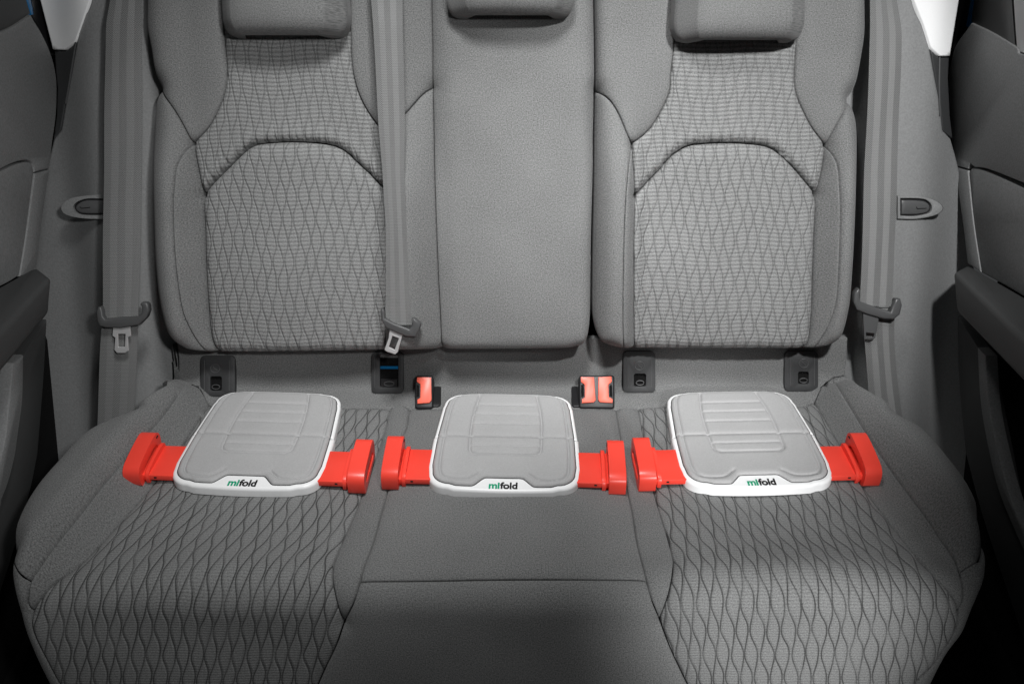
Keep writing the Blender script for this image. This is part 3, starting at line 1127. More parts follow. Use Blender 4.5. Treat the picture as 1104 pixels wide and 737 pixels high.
# ------------------------------------------------------------------ headrests
def headrest(xl, xr, sl, sr, row, label, fz):
    """front face between photo columns xl..xr, sides out to sl..sr, lower edge at row"""
    front = 0.105
    Of = BO + BN * front
    pl, pr = on_plane(xl, row, Of, BN), on_plane(xr, row, Of, BN)
    qs = BO + BN * 0.07
    ql, qr = on_plane(sl, row - 20, qs, BN), on_plane(sr, row - 20, qs, BN)
    b0 = (pl - BO) @ BDIR
    xc = (pl[0] + pr[0]) / 2
    base = BO + BDIR * (b0 - 0.02) + RGT * xc + BN * 0.03
    root = thing('headrest', base, label, 'headrest', 'headrests on top of the rear seat')
    hw, lw, rw = (pr[0] - pl[0]) / 2, xc - ql[0], qr[0] - xc
    # horizontal section (x, out) from left-back round the front to right-back
    sec = [(-lw + 0.012, 0.004), (-lw, 0.022), (-lw, 0.065), (-hw - 0.010, front - 0.012), (-hw, front),
           (-hw * 0.5, front + 0.006), (0, front + 0.008), (hw * 0.5, front + 0.006),
           (hw, front), (hw + 0.010, front - 0.012), (rw, 0.065), (rw, 0.022), (rw - 0.012, 0.004)]
    sec = np.array(sec)
    hgt = 0.17
    ts = [0.0, 0.004, 0.012, 0.024, 0.04, 0.07, 0.10, 0.13, 0.145, 0.158, 0.166, hgt]
    def row_pts(t):
        e = min(t, hgt - t)
        r = 0.030
        k = 0 if e >= r else r - math.sqrt(max(r * r - (r - e) ** 2, 0))
        out = []
        for x, o in sec:
            cx2, co = 0.0, 0.055
            sx = 1 - 0.62 * k / max(lw, rw) - 0.10 * (t / hgt) ** 2
            so = 1 - k / 0.062
            # the bottom slopes back towards the seat
            out.append((x * sx, co + (o - co) * max(so, 0.15)))
        return out
    groups = {'side_cover': (0, 4), 'front_cover': (4, 8), 'side_cover_b': (8, 12)}
    for nm, (i0, i1) in groups.items():
        fin = []
        n = (i1 - i0) * 4 + 1
        P = []
        for t in ts:
            rp = np.array(row_pts(t))[i0:i1 + 1]
            cc = spline(rp, 1.0) if False else None
            k = np.linspace(0, len(rp) - 1, n)
            xs = np.interp(k, range(len(rp)), rp[:, 0])
            os_ = np.interp(k, range(len(rp)), rp[:, 1])
            for j, (x, o) in enumerate(zip(xs, os_)):
                edge = min(j, n - 1 - j)
                sink = 0.0022 if edge == 0 else 0.0
                P.append(BO + BDIR * (b0 + t - 0.002) + RGT * (xc + x) + BN * (o - sink))
        F2 = []
        m2 = len(ts)
        for r in range(m2 - 1):
            for c2 in range(n - 1):
                F2.append((r * n + c2, r * n + c2 + 1, (r + 1) * n + c2 + 1, (r + 1) * n + c2))
        F2.append(tuple(range(n - 1, -1, -1)))
        F2.append(tuple((m2 - 1) * n + j for j in range(n)))
        P = np.array(P)
        uv = np.stack([(P - BO) @ RGT + (P - BO) @ BN, (P - BO) @ BDIR], -1)
        me = mesh_from(nm, shift(P, root), F2, uv)
        o = link(nm.replace('_b', ''), me, M['headrest'], root)
        set_sharp(me, 50)
    # closing back and two posts
    bm = bmesh.new()
    box_bm(bm, (0, 0, 0), (lw + rw - 0.03, 0.03, hgt - 0.02), bevel=0.006)
    rot = Matrix.Rotation(-LEAN, 3, 'X')
    c = BO + BDIR * (b0 + hgt / 2) + RGT * (xc + (rw - lw) / 2) + BN * 0.018 - np.array(root.location)
    for v in bm.verts:
        v.co = rot @ v.co + Vector(c.tolist())
    bm_link('back_cover', bm, M['headrest'], root)
    for sx in (-0.05, 0.05):
        a = BO + BDIR * (b0 + 0.03) + RGT * (xc + sx) + BN * 0.03
        b2 = BO + BDIR * (b0 - 0.02) + RGT * (xc + sx) - BN * 0.02
        bm_link('post', tube(shift(np.array([a, b2]), root), 0.006, 10), M['steel'], root)


headrest(250, 348, 238, 374, 34.5, 'grey headrest above the patterned place beside the middle belt', 0)
headrest(503, 600, 480, 620, 12.5, 'grey headrest above the plain middle panel', 0)
headrest(754, 852, 727, 869, 39.5, 'paler grey headrest above the narrow single-place seat', 0)

# ------------------------------------------------------------------ cushion
Q = {}
Q['strip_top'] = [(186, 372), (300, 372), (552, 369), (780, 369), (912, 369)]
Q['l_hem'] = [(224, 433), (240, 438.5), (330, 439), (420, 439)]
Q['r_hem'] = [(688, 438), (780, 437), (860, 437), (879, 431)]
Q['c_hem'] = [(441, 440), (480, 441), (552, 441), (620, 440.5), (664, 440)]
Q['l_B'] = [(224, 433), (207, 460), (185, 490), (160, 525), (136, 552), (107, 584), (87, 604), (57, 627), (41, 647), (31, 663)]
Q['l_A'] = [(199, 412), (180, 440), (160, 464), (135, 493), (112, 519), (86, 552), (60, 584), (44, 606), (32, 625), (29, 637), (27, 652), (31, 663)]
Q['l_out'] = [(188, 410), (168, 421), (144, 434), (106, 449), (82, 465), (60, 488), (32, 520), (14, 552), (9, 580), (12, 602), (20, 617), (32, 625)]
Q['l_front'] = [(31, 663), (32, 679), (39, 697), (50, 717), (62, 738), (80, 760)]
Q['l_side'] = [(9, 580), (6, 620), (14, 670), (30, 715), (60, 775)]
Q['l_in'] = [(420, 439), (412, 471), (393, 523), (382, 552), (372, 574), (361, 600), (358, 617), (360, 637), (365, 660), (370, 674)]
Q['l_in2'] = [(370, 674), (362, 697), (351, 720), (343, 738), (334, 760)]
Q['l_C'] = [(441, 440), (438, 460), (431, 474), (424, 500), (417, 530), (411, 552), (402, 584), (392, 610), (388, 624), (380, 652), (370, 674)]
Q['r_C'] = [(664, 440), (669, 468), (676, 523), (682, 552), (687, 584), (697, 622), (704, 649), (712, 671)]
Q['r_in'] = [(688, 438), (696, 480), (704, 523), (712, 552), (719, 574), (725, 597), (726, 609), (722, 637), (712, 671)]
Q['r_in2'] = [(712, 671), (724, 702), (738, 732), (752, 760)]
Q['r_B'] = [(879, 431), (900, 467), (920, 503), (935, 528), (953, 552), (978, 584), (1000, 609), (1018, 629), (1031, 648), (1036, 662)]
Q['r_A'] = [(899, 408), (913, 430), (933, 463), (963, 508), (997, 553), (1013, 577), (1028, 599), (1035, 617), (1039, 634), (1039, 650), (1036, 662)]
Q['r_out'] = [(911, 405), (938, 422), (968, 438), (998, 454), (1023, 480), (1048, 513), (1062, 543), (1066, 566), (1060, 589), (1050, 604), (1035, 616)]
Q['r_front'] = [(1036, 662), (1033, 676), (1022, 698), (1007, 718), (992, 732), (970, 760)]
Q['r_side'] = [(1062, 543), (1069, 572), (1069, 610), (1060, 652), (1046, 687), (1026, 715), (1000, 765)]
Q['mid'] = [(388, 626), (460, 625.5), (552, 624), (697, 624)]


def rq(k):
    return Q[k][::-1]


CG = (0.0, 0.25)


def cpx(pts, step=6):
    return CUSH.from_px(spline(pts, step), CG)


for k, dep, w in (('l_hem', 0.004, 0.006), ('r_hem', 0.004, 0.006), ('l_B', 0.007, 0.008), ('r_B', 0.007, 0.008), ('l_A', 0.003, 0.005), ('r_A', 0.003, 0.005),
                  ('l_in', 0.006, 0.008), ('r_in', 0.006, 0.008), ('l_in2', 0.005, 0.007), ('r_in2', 0.005, 0.007), ('l_C', 0.004, 0.006),
                  ('r_C', 0.004, 0.006), ('mid', 0.003, 0.006), ('l_front', 0.004, 0.006), ('r_front', 0.004, 0.006), ('c_hem', 0.0025, 0.005)):
    CUSH.seams.append((cpx(Q[k]), dep, w))
for k, r in (('l_out', 0.030), ('r_out', 0.030)):
    CUSH.outer.append((cpx(Q[k][2:9]), r))
for k, r in (('l_side', 0.03), ('r_side', 0.03)):
    CUSH.outer.append((cpx(Q[k]), r))

cushion = thing('rear_seat_cushion', (0, -0.25, 0.0), 'grey fabric rear bench cushion with wavy patterned outer places', 'seat cushion')
PC, WS = M['plain_cushion'], M['wave_seat']
CUSH.panel('rear_strip', chain([(186, 366), (552, 364), (914, 364)], [(914, 364), (913, 385), (911, 405)], [(911, 405), (899, 408)], [(899, 408), (887, 416), (879, 431)],
                               rq('r_hem'), [(688, 438), (664, 440)], rq('c_hem'), [(441, 440), (430, 436), (420, 439)], rq('l_hem'),
                               [(224, 433), (214, 418), (199, 412)], [(199, 412), (188, 410)], [(188, 410), (186, 385), (186, 366)]), PC, cushion, guess=(0, -0.04), skirt=0.02)
CUSH.panel('patterned_panel', chain(Q['l_hem'], Q['l_in'], Q['l_in2'], [(334, 760), (200, 764), (80, 760)], rq('l_front'), rq('l_B')), WS, cushion, guess=CG, h=0.007, shear=0.14)
CUSH.panel('patterned_panel', chain(Q['r_hem'], Q['r_B'], Q['r_front'], [(970, 760), (860, 764), (752, 760)], rq('r_in2'), rq('r_in')), WS, cushion, guess=CG, h=0.007, shear=-0.14)
CUSH.panel('gusset', chain([(420, 439), (430, 436), (441, 440)], Q['l_C'], rq('l_in')), PC, cushion, guess=CG)
CUSH.panel('gusset', chain([(664, 440), (688, 438)], Q['r_in'], rq('r_C')), PC, cushion, guess=CG)
CUSH.panel('centre_panel', chain(Q['c_hem'], Q['r_C'][:6] + [(697, 624)], rq('mid'), [(388, 626)] + rq('l_C')[3:]), PC, cushion, guess=CG)
CUSH.panel('centre_front_panel', chain(Q['mid'], [(697, 624), (704, 649), (712, 671)], Q['r_in2'], [(752, 760), (552, 766), (334, 760)], rq('l_in2'),
                                       [(370, 674), (380, 652), (388, 626)]), PC, cushion, guess=CG)
CUSH.panel('bolster_inner', chain(Q['l_B'], rq('l_A'), [(199, 412), (214, 418), (224, 433)]), PC, cushion, guess=CG)
CUSH.panel('bolster_inner', chain(Q['r_B'], rq('r_A'), [(899, 408), (887, 416), (879, 431)]), PC, cushion, guess=CG)
CUSH.panel('bolster_outer', chain([(188, 410), (199, 412)], Q['l_A'][:9], rq('l_out')), PC, cushion, guess=CG, skirt=0.12)
CUSH.panel('bolster_outer', chain([(911, 405), (899, 408)], Q['r_A'][:8] + [(1035, 616)], rq('r_out')), PC, cushion, guess=CG, skirt=0.12)
CUSH.panel('side_panel', chain([(32, 625), (29, 637), (27, 652), (31, 663)], Q['l_front'], [(80, 760), (60, 775)], rq('l_side'), Q['l_out'][8:]), PC, cushion, guess=CG, skirt=0.12)
CUSH.panel('side_panel', chain([(1035, 616), (1039, 634), (1039, 650), (1036, 662)], Q['r_front'], [(970, 760), (1000, 765)], rq('r_side'), Q['r_out'][6:]), PC, cushion, guess=CG, skirt=0.12)
bm = bmesh.new()
box_bm(bm, (0, 0.0, 0.13), (1.16, 0.36, 0.26), bevel=0.02)
bm_link('cushion_base', bm, M['void'], cushion)

# ------------------------------------------------------------------ seat belts


def webbing(name, rows, parent, mat):
    """rows: (photo row, left column, right column, stand-off from the seat-back plane)"""
    rows = np.array(rows, float)
    rs = np.arange(rows[0, 0], rows[-1, 0] + 0.1, 5.0)
    xl, xr, hh = [np.interp(rs, rows[:, 0], rows[:, i]) for i in (1, 2, 3)]
    k = np.array([0.25, 0.5, 0.25])
    for arr in (xl, xr, hh):
        for _ in range(3):
            arr[1:-1] = np.convolve(arr, k, 'valid')
    n = 10
    P, uv = [], []
    vv = 0.0
    prev = None
    for i, r in enumerate(rs):
        O = BO + BN * hh[i]
        a, b2 = on_plane(xl[i], r, O, BN), on_plane(xr[i], r, O, BN)
        c = (a + b2) / 2
        if prev is not None:
            vv += np.linalg.norm(c - prev)
        prev = c
        for j in range(n + 1):
            t = j / n
            bow = 0.0022 * (1 - (2 * t - 1) ** 2) + 0.0012 * math.sin(i * 0.21 + t * 3)
            P.append(a + (b2 - a) * t + BN * bow)
            uv.append((t, vv))
    m2 = len(rs)
    front = len(P)
    P = np.array(P)
    uv = np.array(uv)
    F2 = []
    for i in range(m2 - 1):
        for j in range(n):
            q = (i * (n + 1) + j, (i + 1) * (n + 1) + j, (i + 1) * (n + 1) + j + 1, i * (n + 1) + j + 1)
            F2.append(q)
            F2.append(tuple(x + front for x in q[::-1]))
    for i in range(m2 - 1):
        for j in (0, n):
            a, b2 = i * (n + 1) + j, (i + 1) * (n + 1) + j
            q = (a, a + front, b2 + front, b2)
            F2.append(q if j == 0 else q[::-1])
    P2 = np.vstack([P, P - BN * 0.0014])
    me = mesh_from(name, shift(P2, parent), F2, np.vstack([uv, uv]))
    o = link(name, me, mat, parent)
    set_sharp(me, 50)
    return o


def belt_thing(label, foot, rows_up, rows_dn, handle, plate, hole, h, plate_mat, buckle_h=None):
    hb = h + 0.010
    base = on_plane(foot[0], foot[1], BO + BN * h, BN)
    root = thing('seat_belt', base, label, 'seat belt', 'seat belts of the rear seat')
    webbing('shoulder_webbing', rows_up, root, M['belt'])
    if rows_dn:
        webbing('lap_webbing', rows_dn, root, M['belt'])
    O = BO + BN * hb
    t = px_slab('tongue', handle, O, BN, 0.013, M['tongue'], root, 0.0035, 3)
    px_slab('tongue_plate', plate, O - BN * 0.005, BN, 0.003, plate_mat, t, 0.0008, 1, hole=hole)
    return root


belt_thing('grey seat belt beside the two-place backrest, its buckle tongue hanging low against the trim', (126, 440),
           [(-70, 124, 156, 0.0), (0, 119, 152.5, 0.032), (25, 114, 153, 0.040), (100, 113, 153, 0.042), (184, 112, 153, 0.042), (234, 111.3, 152, 0.042), (300, 111, 150.5, 0.044), (345, 110.5, 149, 0.046)],
           [(345, 110, 148.5, 0.038), (380, 108, 147.5, 0.036), (440, 105.5, 145, 0.032), (500, 103, 142, 0.028)],
           [(105, 331), (103, 336), (104, 346), (107, 352), (114, 353.5), (130, 354), (150, 350.5), (158, 342), (160.5, 335), (159.5, 328), (157, 326), (152, 326),
            (150.5, 328.5), (152.5, 331), (152, 337), (149, 341), (130, 342), (113, 344), (111, 341), (110, 334), (108, 330.5)],
           [(121.5, 353), (140, 352), (141, 362), (137.5, 364), (138.5, 378), (135, 380.5), (126, 380.5), (123, 377), (124, 364), (121, 362)],
           [(127, 360), (135, 360), (134.5, 374), (127.5, 374)], 0.046, M['steel'])
belt_thing('grey seat belt running down the seam between the patterned place and the middle panel', (426, 362),
           [(-70, 396, 432, 0.050), (0, 400, 434, 0.065), (25, 402, 434, 0.076), (75, 405, 435.5, 0.080), (134, 408, 436.5, 0.082), (184, 412, 436, 0.082), (246, 416, 438, 0.082), (309, 416, 441, 0.082), (352, 415, 444, 0.082)],
           None,
           [(410, 334), (413, 331.5), (415, 337), (415, 343), (424, 348), (441, 355), (445, 350), (444, 343), (448, 344), (454, 349), (452, 356), (448, 363.5), (438, 363), (428, 359), (416, 353.5), (411, 346)],
           [(420, 355), (434, 360), (429, 379), (426, 382), (417, 379), (414.5, 377), (419, 364)],
           [(423, 362), (430, 364.5), (425.5, 377), (419, 374)], 0.080, M['steel'])
belt_thing('grey seat belt beside the single-place backrest, its dark tongue lying on the lower webbing', (952, 440),
           [(-70, 934, 958, 0.0), (0, 938, 967, 0.032), (32, 938.5, 972, 0.040), (75, 937, 971.5, 0.042), (120, 935, 969.5, 0.042), (184, 932, 967, 0.042), (234, 930.5, 966, 0.042), (296, 928.5, 963.5, 0.044), (331, 927, 961, 0.046)],
           [(331, 928.5, 964.5, 0.038), (368, 932, 964.5, 0.036), (415, 936, 968, 0.032), (490, 944, 978, 0.024)],
           [(920.5, 325), (922, 315), (926, 310.5), (928, 313), (927.5, 320), (928, 325), (944, 331), (960.5, 336), (964, 326.5), (966, 322), (971, 322), (973, 329), (970.5, 339), (964, 344.5), (953, 344), (935.5, 339), (924, 334)],
           [(930.5, 338), (948, 341), (944, 364), (940, 366), (932, 364)],
           [(934, 358.5), (943, 359.5), (942, 363.5), (934, 362.5)], 0.046, M['tongue'])

# ------------------------------------------------------------------ child-seat anchor covers on the rear strip


def strip_frame(px, py):
    ab = CUSH.from_px([(px, py)], (0, -0.05))
    P, N = CUSH.at(ab[:, 0], ab[:, 1])
    return P[0], N[0]


def circle(cx, cy, rx, ry, n=20):
    return [(cx + rx * math.cos(2 * math.pi * k / n), cy + ry * math.sin(2 * math.pi * k / n)) for k in range(n)]


def anchor_cover(x0, x1, y0, y1, hole, label, disc=None, blue=False, lean=0.0):
    S5 = np.array([strip_frame((x0 + x1) / 2, yy)[0] for yy in np.linspace(y0 + 2, y1 - 2, 7)])
    ch = S5[0] - S5[-1]
    N = np.cross(RGT, ch)
    N = N / np.linalg.norm(N)
    if N[1] > 0:
        N = -N
    P = S5[3] + N * max(0.0, ((S5 - S5[3]) @ N).max() - 0.002)
    root = thing('anchor_cover', P - N * 0.004, label, 'anchor cover', 'child seat anchor covers along the rear strip')
    outer = rounded(x0, y0, x1, y1, 5)
    outer = [(x - lean * (y - y0) / (y1 - y0), y) for x, y in outer]
    hx0, hx1, hy0, hy1 = hole
    inner = rounded(hx0, hy0, hx1, hy1, 2.0, 3)
    fr = px_slab('frame', outer, P, N, 0.012, M['trim_dark'], root, 0.0025, 2, hole=inner, lift=0.008)
    px_slab('pocket', [(hx0 - 2, hy0 - 2), (hx1 + 2, hy0 - 2), (hx1 + 2, hy1 + 2), (hx0 - 2, hy1 + 2)], P, N, 0.003, M['void'], root, 0, lift=0.0012)  # shallow floor coloured black to stand in for a deep hole's shade
    # two raised ribs down the sides of the frame
    for xx in ((x0 + hx0) / 2 - 1.0, (x1 + hx1) / 2 + 1.0):
        pts = np.array([on_plane(xx, yy, P + N * 0.0082, N) for yy in np.linspace(y0 + 5, y1 - 6, 5)])
        bm_link('rib', tube(shift(pts, root), 0.0010, 6), M['tongue'], fr)
    # steel anchor bar across the pocket and its eye
    cxh = (hx0 + hx1) / 2
    pts = np.array([on_plane(x, y, P + N * 0.0035, N) for x, y in circle(cxh, hy1 - 4.0, 4.2 if not blue else 5.5, 2.4, 16)])
    bm_link('anchor_eye', tube(shift(pts, root), 0.0009, 6, True), M['tongue'], root)
    if disc:
        pts = np.array([on_plane(x, y, P + N * 0.0082, N) for x, y in circle(disc[0], disc[1], 5.0, 4.6, 20)])
        ring = bm_link('symbol_ring', tube(shift(pts, root), 0.0008, 6, True), M['tongue'], root)
        pts = np.array([on_plane(x, y, P + N * 0.0082, N) for x, y in [(disc[0] - 2.2, disc[1] - 2.4), (disc[0] - 1, disc[1]), (disc[0] + 2.4, disc[1] + 2.2)]])
        bm_link('symbol_mark', tube(shift(pts, root), 0.0008, 6), M['tongue'], ring)
    if blue:
        px_slab('blue_strip', [(hx0 + 0.3, 394.6), (hx1 - 0.3, 394.6), (hx1 - 0.3, 397.6), (hx0 + 0.3, 397.6)], P, N, 0.003, M['blue'], root, 0.0004, 1, lift=0.0045)
        px_slab('lock_block', [(hx0 + 1, 408.5), (hx1 - 1, 408.5), (hx1 - 1, 418), (hx0 + 1, 418)], P, N, 0.003, M['black'], root, 0.0008, 1, lift=0.0028)


anchor_cover(216, 253, 383, 427, (226.5, 239, 405.5, 421), 'dark anchor cover with round symbol next to the trim beside the two-place backrest', (232, 397))
anchor_cover(400.5, 435, 379.5, 424, (409.5, 429.5, 382, 417.5), 'open anchor pocket crossed by a blue strip under the middle belt tongue', None, True)
anchor_cover(672, 706.5, 378.5, 423, (683.5, 696.5, 402.5, 416.5), 'dark anchor cover with round symbol next to the double red buckle', (689.5, 394))
anchor_cover(846, 882, 378.5, 421.5, (860.5, 872, 400.5, 414), 'dark anchor cover with round symbol next to the seat belt of the single-place backrest', (866.5, 391.5))

# ------------------------------------------------------------------ buckles
BKN = np.array([0.0, -math.cos(R(50)), math.sin(R(50))])


def buckle(cx, cy, house, buttons, label, frame):
    P, N = strip_frame(cx, cy)
    O = P + BKN * 0.026
    root = thing('belt_buckle', P + np.array([0, 0, -0.005]), label, 'buckle', 'belt buckles in the crease of the seat')
    px_slab('housing', rounded(*house, 3.0, 4), O, BKN, 0.050, M['black'], root, 0.003, 3)
    for bt, sl in buttons:
        bo = px_slab('release_button', bt, O, BKN, 0.006, M['red_button'], root, 0.0014, 2, lift=0.0035)
        px_slab('tongue_slot', sl, O, BKN, 0.002, M['void'], bo, 0.0004, 1, lift=0.0012)
    if frame:
        px_slab('cuff', rounded(*frame, 4.0, 4), P, N, 0.010, M['black'], root, 0.002, 2, lift=0.004)


buckle(458, 424, (447.3, 404.5, 467, 440.5),
       [([(449.3, 406.2), (464.7, 406.6), (465.3, 431), (463, 434), (450, 435), (449.8, 430.5), (453, 428.5), (453.2, 414), (449.5, 411.5)],
         [(449.2, 414), (452, 415), (452, 427), (449.2, 428)])],
       'single red belt buckle near the open anchor pocket', (450, 407, 475.5, 437.5))
buckle(643, 424, (624.3, 404, 662.6, 440),
       [([(626.3, 406), (640.5, 406.3), (642.3, 431), (640, 433.5), (627.4, 434.2), (627.4, 430), (630.6, 428), (630.4, 414.5), (626.5, 411.5)],
         [(626.6, 414), (629.6, 415), (629.6, 427), (626.6, 428)]),
        ([(645.2, 406.3), (659.3, 405.4), (659.8, 411), (656, 414.5), (656.4, 427.5), (660.6, 430), (660.6, 434), (647, 433.3), (645, 431)],
         [(659.8, 414), (657, 415.5), (657.2, 426.5), (660.3, 428)])],
       'double buckle with two red buttons next to a closed anchor cover', (616, 408, 660, 438))

# ------------------------------------------------------------------ folding booster seats


def hwid(y):
    """half width of the tray at depth y (0 back .. -0.27 front)"""
    return np.interp(y, [-0.24, -0.18, -0.108, 0.012], [0.1165, 0.120, 0.1185, 0.1095])


def tray_outline(inset=0.0, rc=0.032, notch=False):
    y1, y0 = 0.018 - inset, -0.2335 + inset
    pts = []
    n = 8
    def corner(cx, cy, r, a0):
        for k in range(n + 1):
            a = R(a0 + 90 * k / n)
            pts.append((cx + r * math.cos(a), cy + r * math.sin(a)))
    r = rc - inset * 0.4
    wf, wb = hwid(-0.215) - inset, hwid(0.0) - inset
    # front, left to right with a gentle bow
    bow = 0.007
    corner(-wf + r, y0 + r + 0.004, r, 180)
    xs = np.linspace(-wf + r + 0.01, wf - r - 0.01, 13)
    for x in xs:
        pts.append((x, y0 + 0.004 - bow * (1 - (x / wf) ** 2)))
    corner(wf - r, y0 + r + 0.004, r, 270)
    for y in np.linspace(y0 + r + 0.02, y1 - r - 0.01, 9):
        pts.append((hwid(y) - inset, y))
    corner(wb - r, y1 - r - 0.002, r, 0)
    for x in np.linspace(wb - r - 0.01, -wb + r + 0.01, 9):
        pts.append((x, y1 - 0.002 + 0.004 * (1 - (x / wb) ** 2)))
    corner(-wb + r, y1 - r - 0.002, r, 90)
    for y in np.linspace(y1 - r - 0.01, y0 + r + 0.02, 9):
        pts.append((-hwid(y) + inset, y))
    return np.array(pts)


HINGE = -0.1075


def clip_y(poly, y, keep_above):
    out = []
    n = len(poly)
    for i in range(n):
        a, b2 = poly[i], poly[(i + 1) % n]
        ia, ib = ((a[1] > y) == keep_above), ((b2[1] > y) == keep_above)
        if ia:
            out.append(a)
        if ia != ib:
            t = (y - a[1]) / (b2[1] - a[1])
            out.append(a + (b2 - a) * t)
    return np.array(out)


TOP = 0.0170


def text_mesh(txt, size):
    cu = bpy.data.curves.new('lettering', 'FONT')
    cu.body = txt
    cu.size = size
    cu.offset = 0.034 * size
    cu.extrude = 0.0002
    cu.space_character = 0.98
    tmp = bpy.data.objects.new('tmp', cu)
    COL.objects.link(tmp)
    bpy.context.view_layer.update()
    dg = bpy.context.evaluated_depsgraph_get()
    me = bpy.data.meshes.new_from_object(tmp.evaluated_get(dg))
    bpy.data.objects.remove(tmp)
    return me


def make_booster():
    root = bpy.data.objects.new('booster_seat', None)
    COL.objects.link(root)
    Z = np.array([0, 0, 1.0])
    full = tray_outline()
    fr = clip_y(full, HINGE - 0.0006, False)
    re = clip_y(tray_outline(0.0015), HINGE + 0.0006, True)
    ft = slab('tray', np.c_[fr, np.full(len(fr), TOP)], Z, 0.0165, M['white'], root, 0.0055, 5)
    rt = slab('tray', np.c_[re, np.full(len(re), TOP)], Z, 0.0155, M['white'], root, 0.0048, 4)
    # grey pads with pressed grooves
    pad = tray_outline(0.0080, 0.030)
    padf = clip_y(pad, HINGE - 0.0001, False)
    padr = clip_y(pad, HINGE + 0.0001, True)
    # notch for the maker's mark
    yf = -0.2262
    keep = padf[padf[:, 1] > -1]
    nf = []
    for p in padf:
        q = p.copy()
        q[1] = max(q[1], yf - 0.006 * (1 - (q[0] / 0.11) ** 2) * 0)
        nf.append(q)
    padf = np.array(nf)
    sel = ~((np.abs(padf[:, 0]) < 0.052) & (padf[:, 1] < yf + 0.004))
    i0 = np.where(~sel)[0]
    notch = np.array(list(spline([(-0.051, yf), (-0.045, yf + 0.002), (-0.032, yf + 0.017), (-0.026, yf + 0.0195)], 0.003)) +
                     list(spline([(0.026, yf + 0.0195), (0.032, yf + 0.017), (0.045, yf + 0.002), (0.051, yf)], 0.003)))
    padf = np.vstack([padf[:i0[0]], notch, padf[i0[-1] + 1:]])
    grooves = []
    gl = spline([(-0.049, 0.006), (-0.055, -0.032), (-0.058, -0.072), (-0.058, -0.117), (-0.056, -0.145), (-0.046, -0.1535)], 0.004)
    gr = gl * np.array([-1, 1])
    gb = np.array([(-0.046, -0.1535), (0.046, -0.1535)])
    for g in (gl, gr, gb):
        grooves.append((g, 0.0046, 0.0020))
    for y in (-0.021, -0.047, -0.073, -0.131):
        w = np.interp(-y, [0, 0.05, 0.15], [0.048, 0.054, 0.056])
        grooves.append((np.array([(-w, y), (w, y)]), 0.0028, 0.0018))
    # border groove
    for sgn in (-1, 1):
        bl = spline([(sgn * 0.083, 0.008), (sgn * 0.094, -0.018), (sgn * 0.0995, -0.088), (sgn * 0.1015, -0.165), (sgn * 0.097, -0.203), (sgn * 0.080, -0.2135), (sgn * 0.056, -0.2135), (sgn * 0.044, -0.2050), (sgn * 0.036, -0.1975)], 0.004)
        grooves.append((bl, 0.0040, 0.0018))
    for nm, pl, par in (('pad', padr, rt), ('pad', padf, ft)):
        ex = []
        for g, dpt, w in grooves:
            gg = []
            for a, b2 in zip(g[:-1], g[1:]):
                n = max(1, int(np.linalg.norm(b2 - a) / 0.0026))
                for t in range(n):
                    gg.append(a + (b2 - a) * t / n)
            gg = np.array(gg)
            d = np.gradient(gg, axis=0)
            d /= np.maximum(np.linalg.norm(d, axis=1, keepdims=True), 1e-9)
            nn2 = np.stack([-d[:, 1], d[:, 0]], -1)
            for o in (-0.0036, -0.0022, -0.0011, 0, 0.0011, 0.0022, 0.0036):
                ex.append(gg + nn2 * o)
        ex = np.vstack(ex)
        # thin out coincident helpers
        key = np.round(ex / 0.0009).astype(int)
        _, ui = np.unique(key, axis=0, return_index=True)
        ex = ex[ui]
        v, f, rim = fill(pl, 0.0045, (0.001, 0.0022, 0.004), extra=ex, gap=0.0001)
        d = poly_dist(v, np.array(v)[rim])
        z = TOP + 0.0010 + 0.0040 * (1 - np.exp(-d / 0.0018))
        for g, dpt, w in grooves:
            dd = seg_dist(v, g[:-1], g[1:])
            z = z - dpt * np.exp(-(dd / w) ** 2)
        z = np.maximum(z, TOP + 0.0007)
        P = np.c_[v, z]
        f, fl = facing(P, f, Z)
        n = len(P)
        Pb = P[rim].copy()
        Pb[:, 2] = TOP - 0.002
        k = len(rim)
        sk = []
        for i in range(k):
            q = (rim[i], n + i, n + (i + 1) % k, rim[(i + 1) % k])
            sk.append(q[::-1] if fl else q)
        me = mesh_from(nm, np.vstack([P, Pb]), f + sk)
        link(nm, me, M['pad'], root)
    # dark joint line round the pads
    for pl, par in ((padr, rt), (padf, ft)):
        q = offset(pl if area2(pl) > 0 else pl[::-1], -0.0012)
        slab('pad_joint', np.c_[q, np.full(len(q), TOP + 0.0004)], Z, 0.002, M['black'], par)
    # maker's mark
    m1, m2 = text_mesh('mi', 1.0), text_mesh('fold', 1.0)
    def ext(me):
        c = np.array([v.co[:] for v in me.vertices])
        return c.min(0), c.max(0)
    (a0, a1), (b0, b1) = ext(m1), ext(m2)
    tot = (a1[0] - a0[0]) + 0.035 + (b1[0] - b0[0])
    sx = 0.044 / tot
    sy = 0.0155 / (b1[1] - b0[1])
    x = -0.022
    for me, lo, hi, mt in ((m1, a0, a1, 'green_ink'), (m2, b0, b1, 'black_ink')):
        for v in me.vertices:
            v.co = Vector((x + (v.co.x - lo[0]) * sx, -0.2310 + v.co.y * sy, TOP + 0.0005 + v.co.z * 0.5))
        x += (hi[0] - lo[0]) * sx + 0.035 * sx
        link('lettering', me, M[mt], root, False)
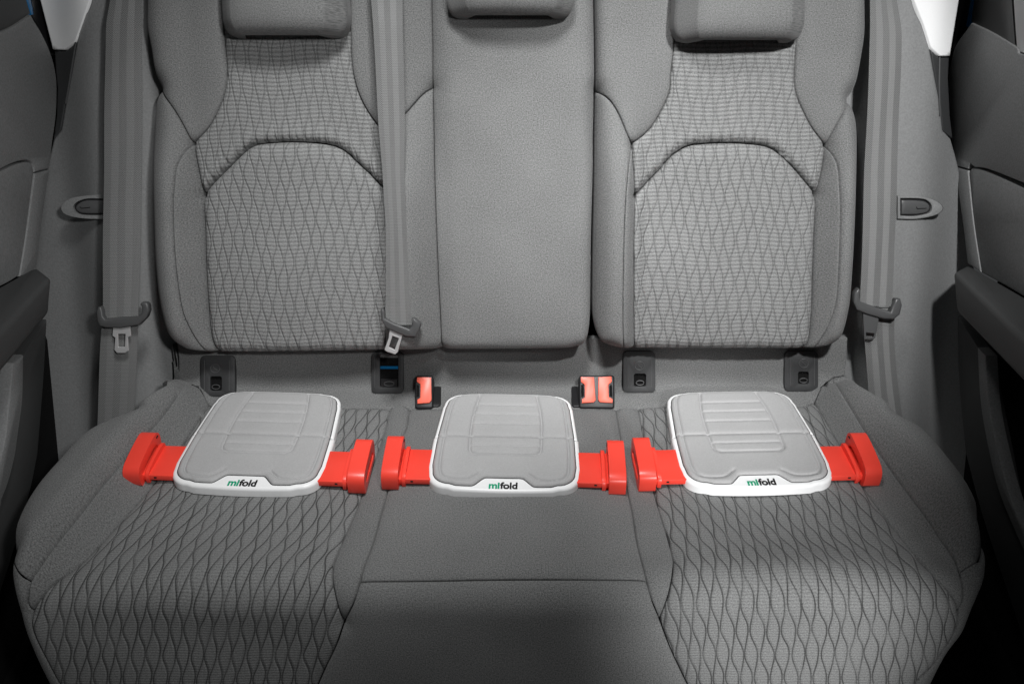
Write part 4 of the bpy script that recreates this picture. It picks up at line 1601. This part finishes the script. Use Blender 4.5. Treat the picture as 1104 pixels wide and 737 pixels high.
    # sliding arms with belt guides
    for s in (-1, 1):
        bm = bmesh.new()
        box_bm(bm, (s * 0.138, -0.175, 0.0105), (0.092, 0.074, 0.010), bevel=0.0015, seg=2)
        arm = bm_link('sliding_arm', bm, M['red'], root)
        bm = bmesh.new()
        box_bm(bm, (s * 0.142, -0.2123, 0.0115), (0.0040, 0.0012, 0.0024))
        bm_link('pin_hole', bm, M['black'], arm)
        # guide: rounded block whose top falls to the front, slot towards the tray
        prof = spline([(-0.132, 0.002), (-0.1295, 0.018), (-0.1295, 0.030), (-0.134, 0.038), (-0.144, 0.0415), (-0.170, 0.040), (-0.200, 0.036), (-0.214, 0.032), (-0.2205, 0.025), (-0.222, 0.014), (-0.220, 0.001), (-0.212, -0.004)], 0.004)
        prof2 = spline([(-0.139, 0.002), (-0.1375, 0.016), (-0.143, 0.0235), (-0.172, 0.0240), (-0.203, 0.0210), (-0.212, 0.016), (-0.2140, 0.008), (-0.212, 0.000)], 0.004)
        for nm, pr, xa, xb, bv in (('belt_guide', prof, 0.162, 0.188, 0.006), ('guide_lip', prof2, 0.152, 0.1585, 0.002)):
            pts = np.array([(s * xb, y, z) for y, z in pr])
            hole = None
            if nm == 'belt_guide':
                hole = np.array([(s * xb, y, z) for y, z in spline([(-0.143, 0.014), (-0.144, 0.0205), (-0.152, 0.0250), (-0.176, 0.0235), (-0.200, 0.0195), (-0.206, 0.0150), (-0.202, 0.0105), (-0.176, 0.0105), (-0.150, 0.0110)], 0.004)])
            slab(nm, pts, (s, 0, 0), xb - xa, M['red'], root if nm == 'belt_guide' else arm, bv if hole is None else 0.004, 3, hole=hole, sharp=30)
        bm = bmesh.new()
        box_bm(bm, (s * 0.1605, -0.178, 0.007), (0.008, 0.060, 0.016), bevel=0.001)
        bm_link('guide_bridge', bm, M['red'], arm)
        bm = bmesh.new()
        box_bm(bm, (s * 0.1616, -0.140, 0.034), (0.0016, 0.006, 0.0018))
        bm_link('pin_hole', bm, M['black'], arm)
    return root


booster = make_booster()
EZ = np.array([0, math.sin(TILT), math.cos(TILT)])
for i, (x, d, yaw, label) in enumerate((
        (-0.402, 0.0, -3.0, 'grey folding booster with red belt guides on the patterned place beside the single buckle'),
        (-0.0065, -0.006, -1.8, 'grey folding booster with red belt guides on the plain middle place'),
        (0.3755, 0.002, 2.0, 'grey folding booster with red belt guides on the patterned place by the double buckle'))):
    o = booster if i == 0 else copy_tree(booster)
    p = np.array([x, -0.05, 0.32235]) + np.array([0, math.cos(TILT), -math.sin(TILT)]) * d + EZ * 0.0
    o.location = p.tolist()
    o.rotation_euler = (Matrix.Rotation(-TILT, 3, 'X') @ Matrix.Rotation(R(yaw), 3, 'Z')).to_euler()
    tag(o, label, 'booster seat', 'folding booster seats on the bench')
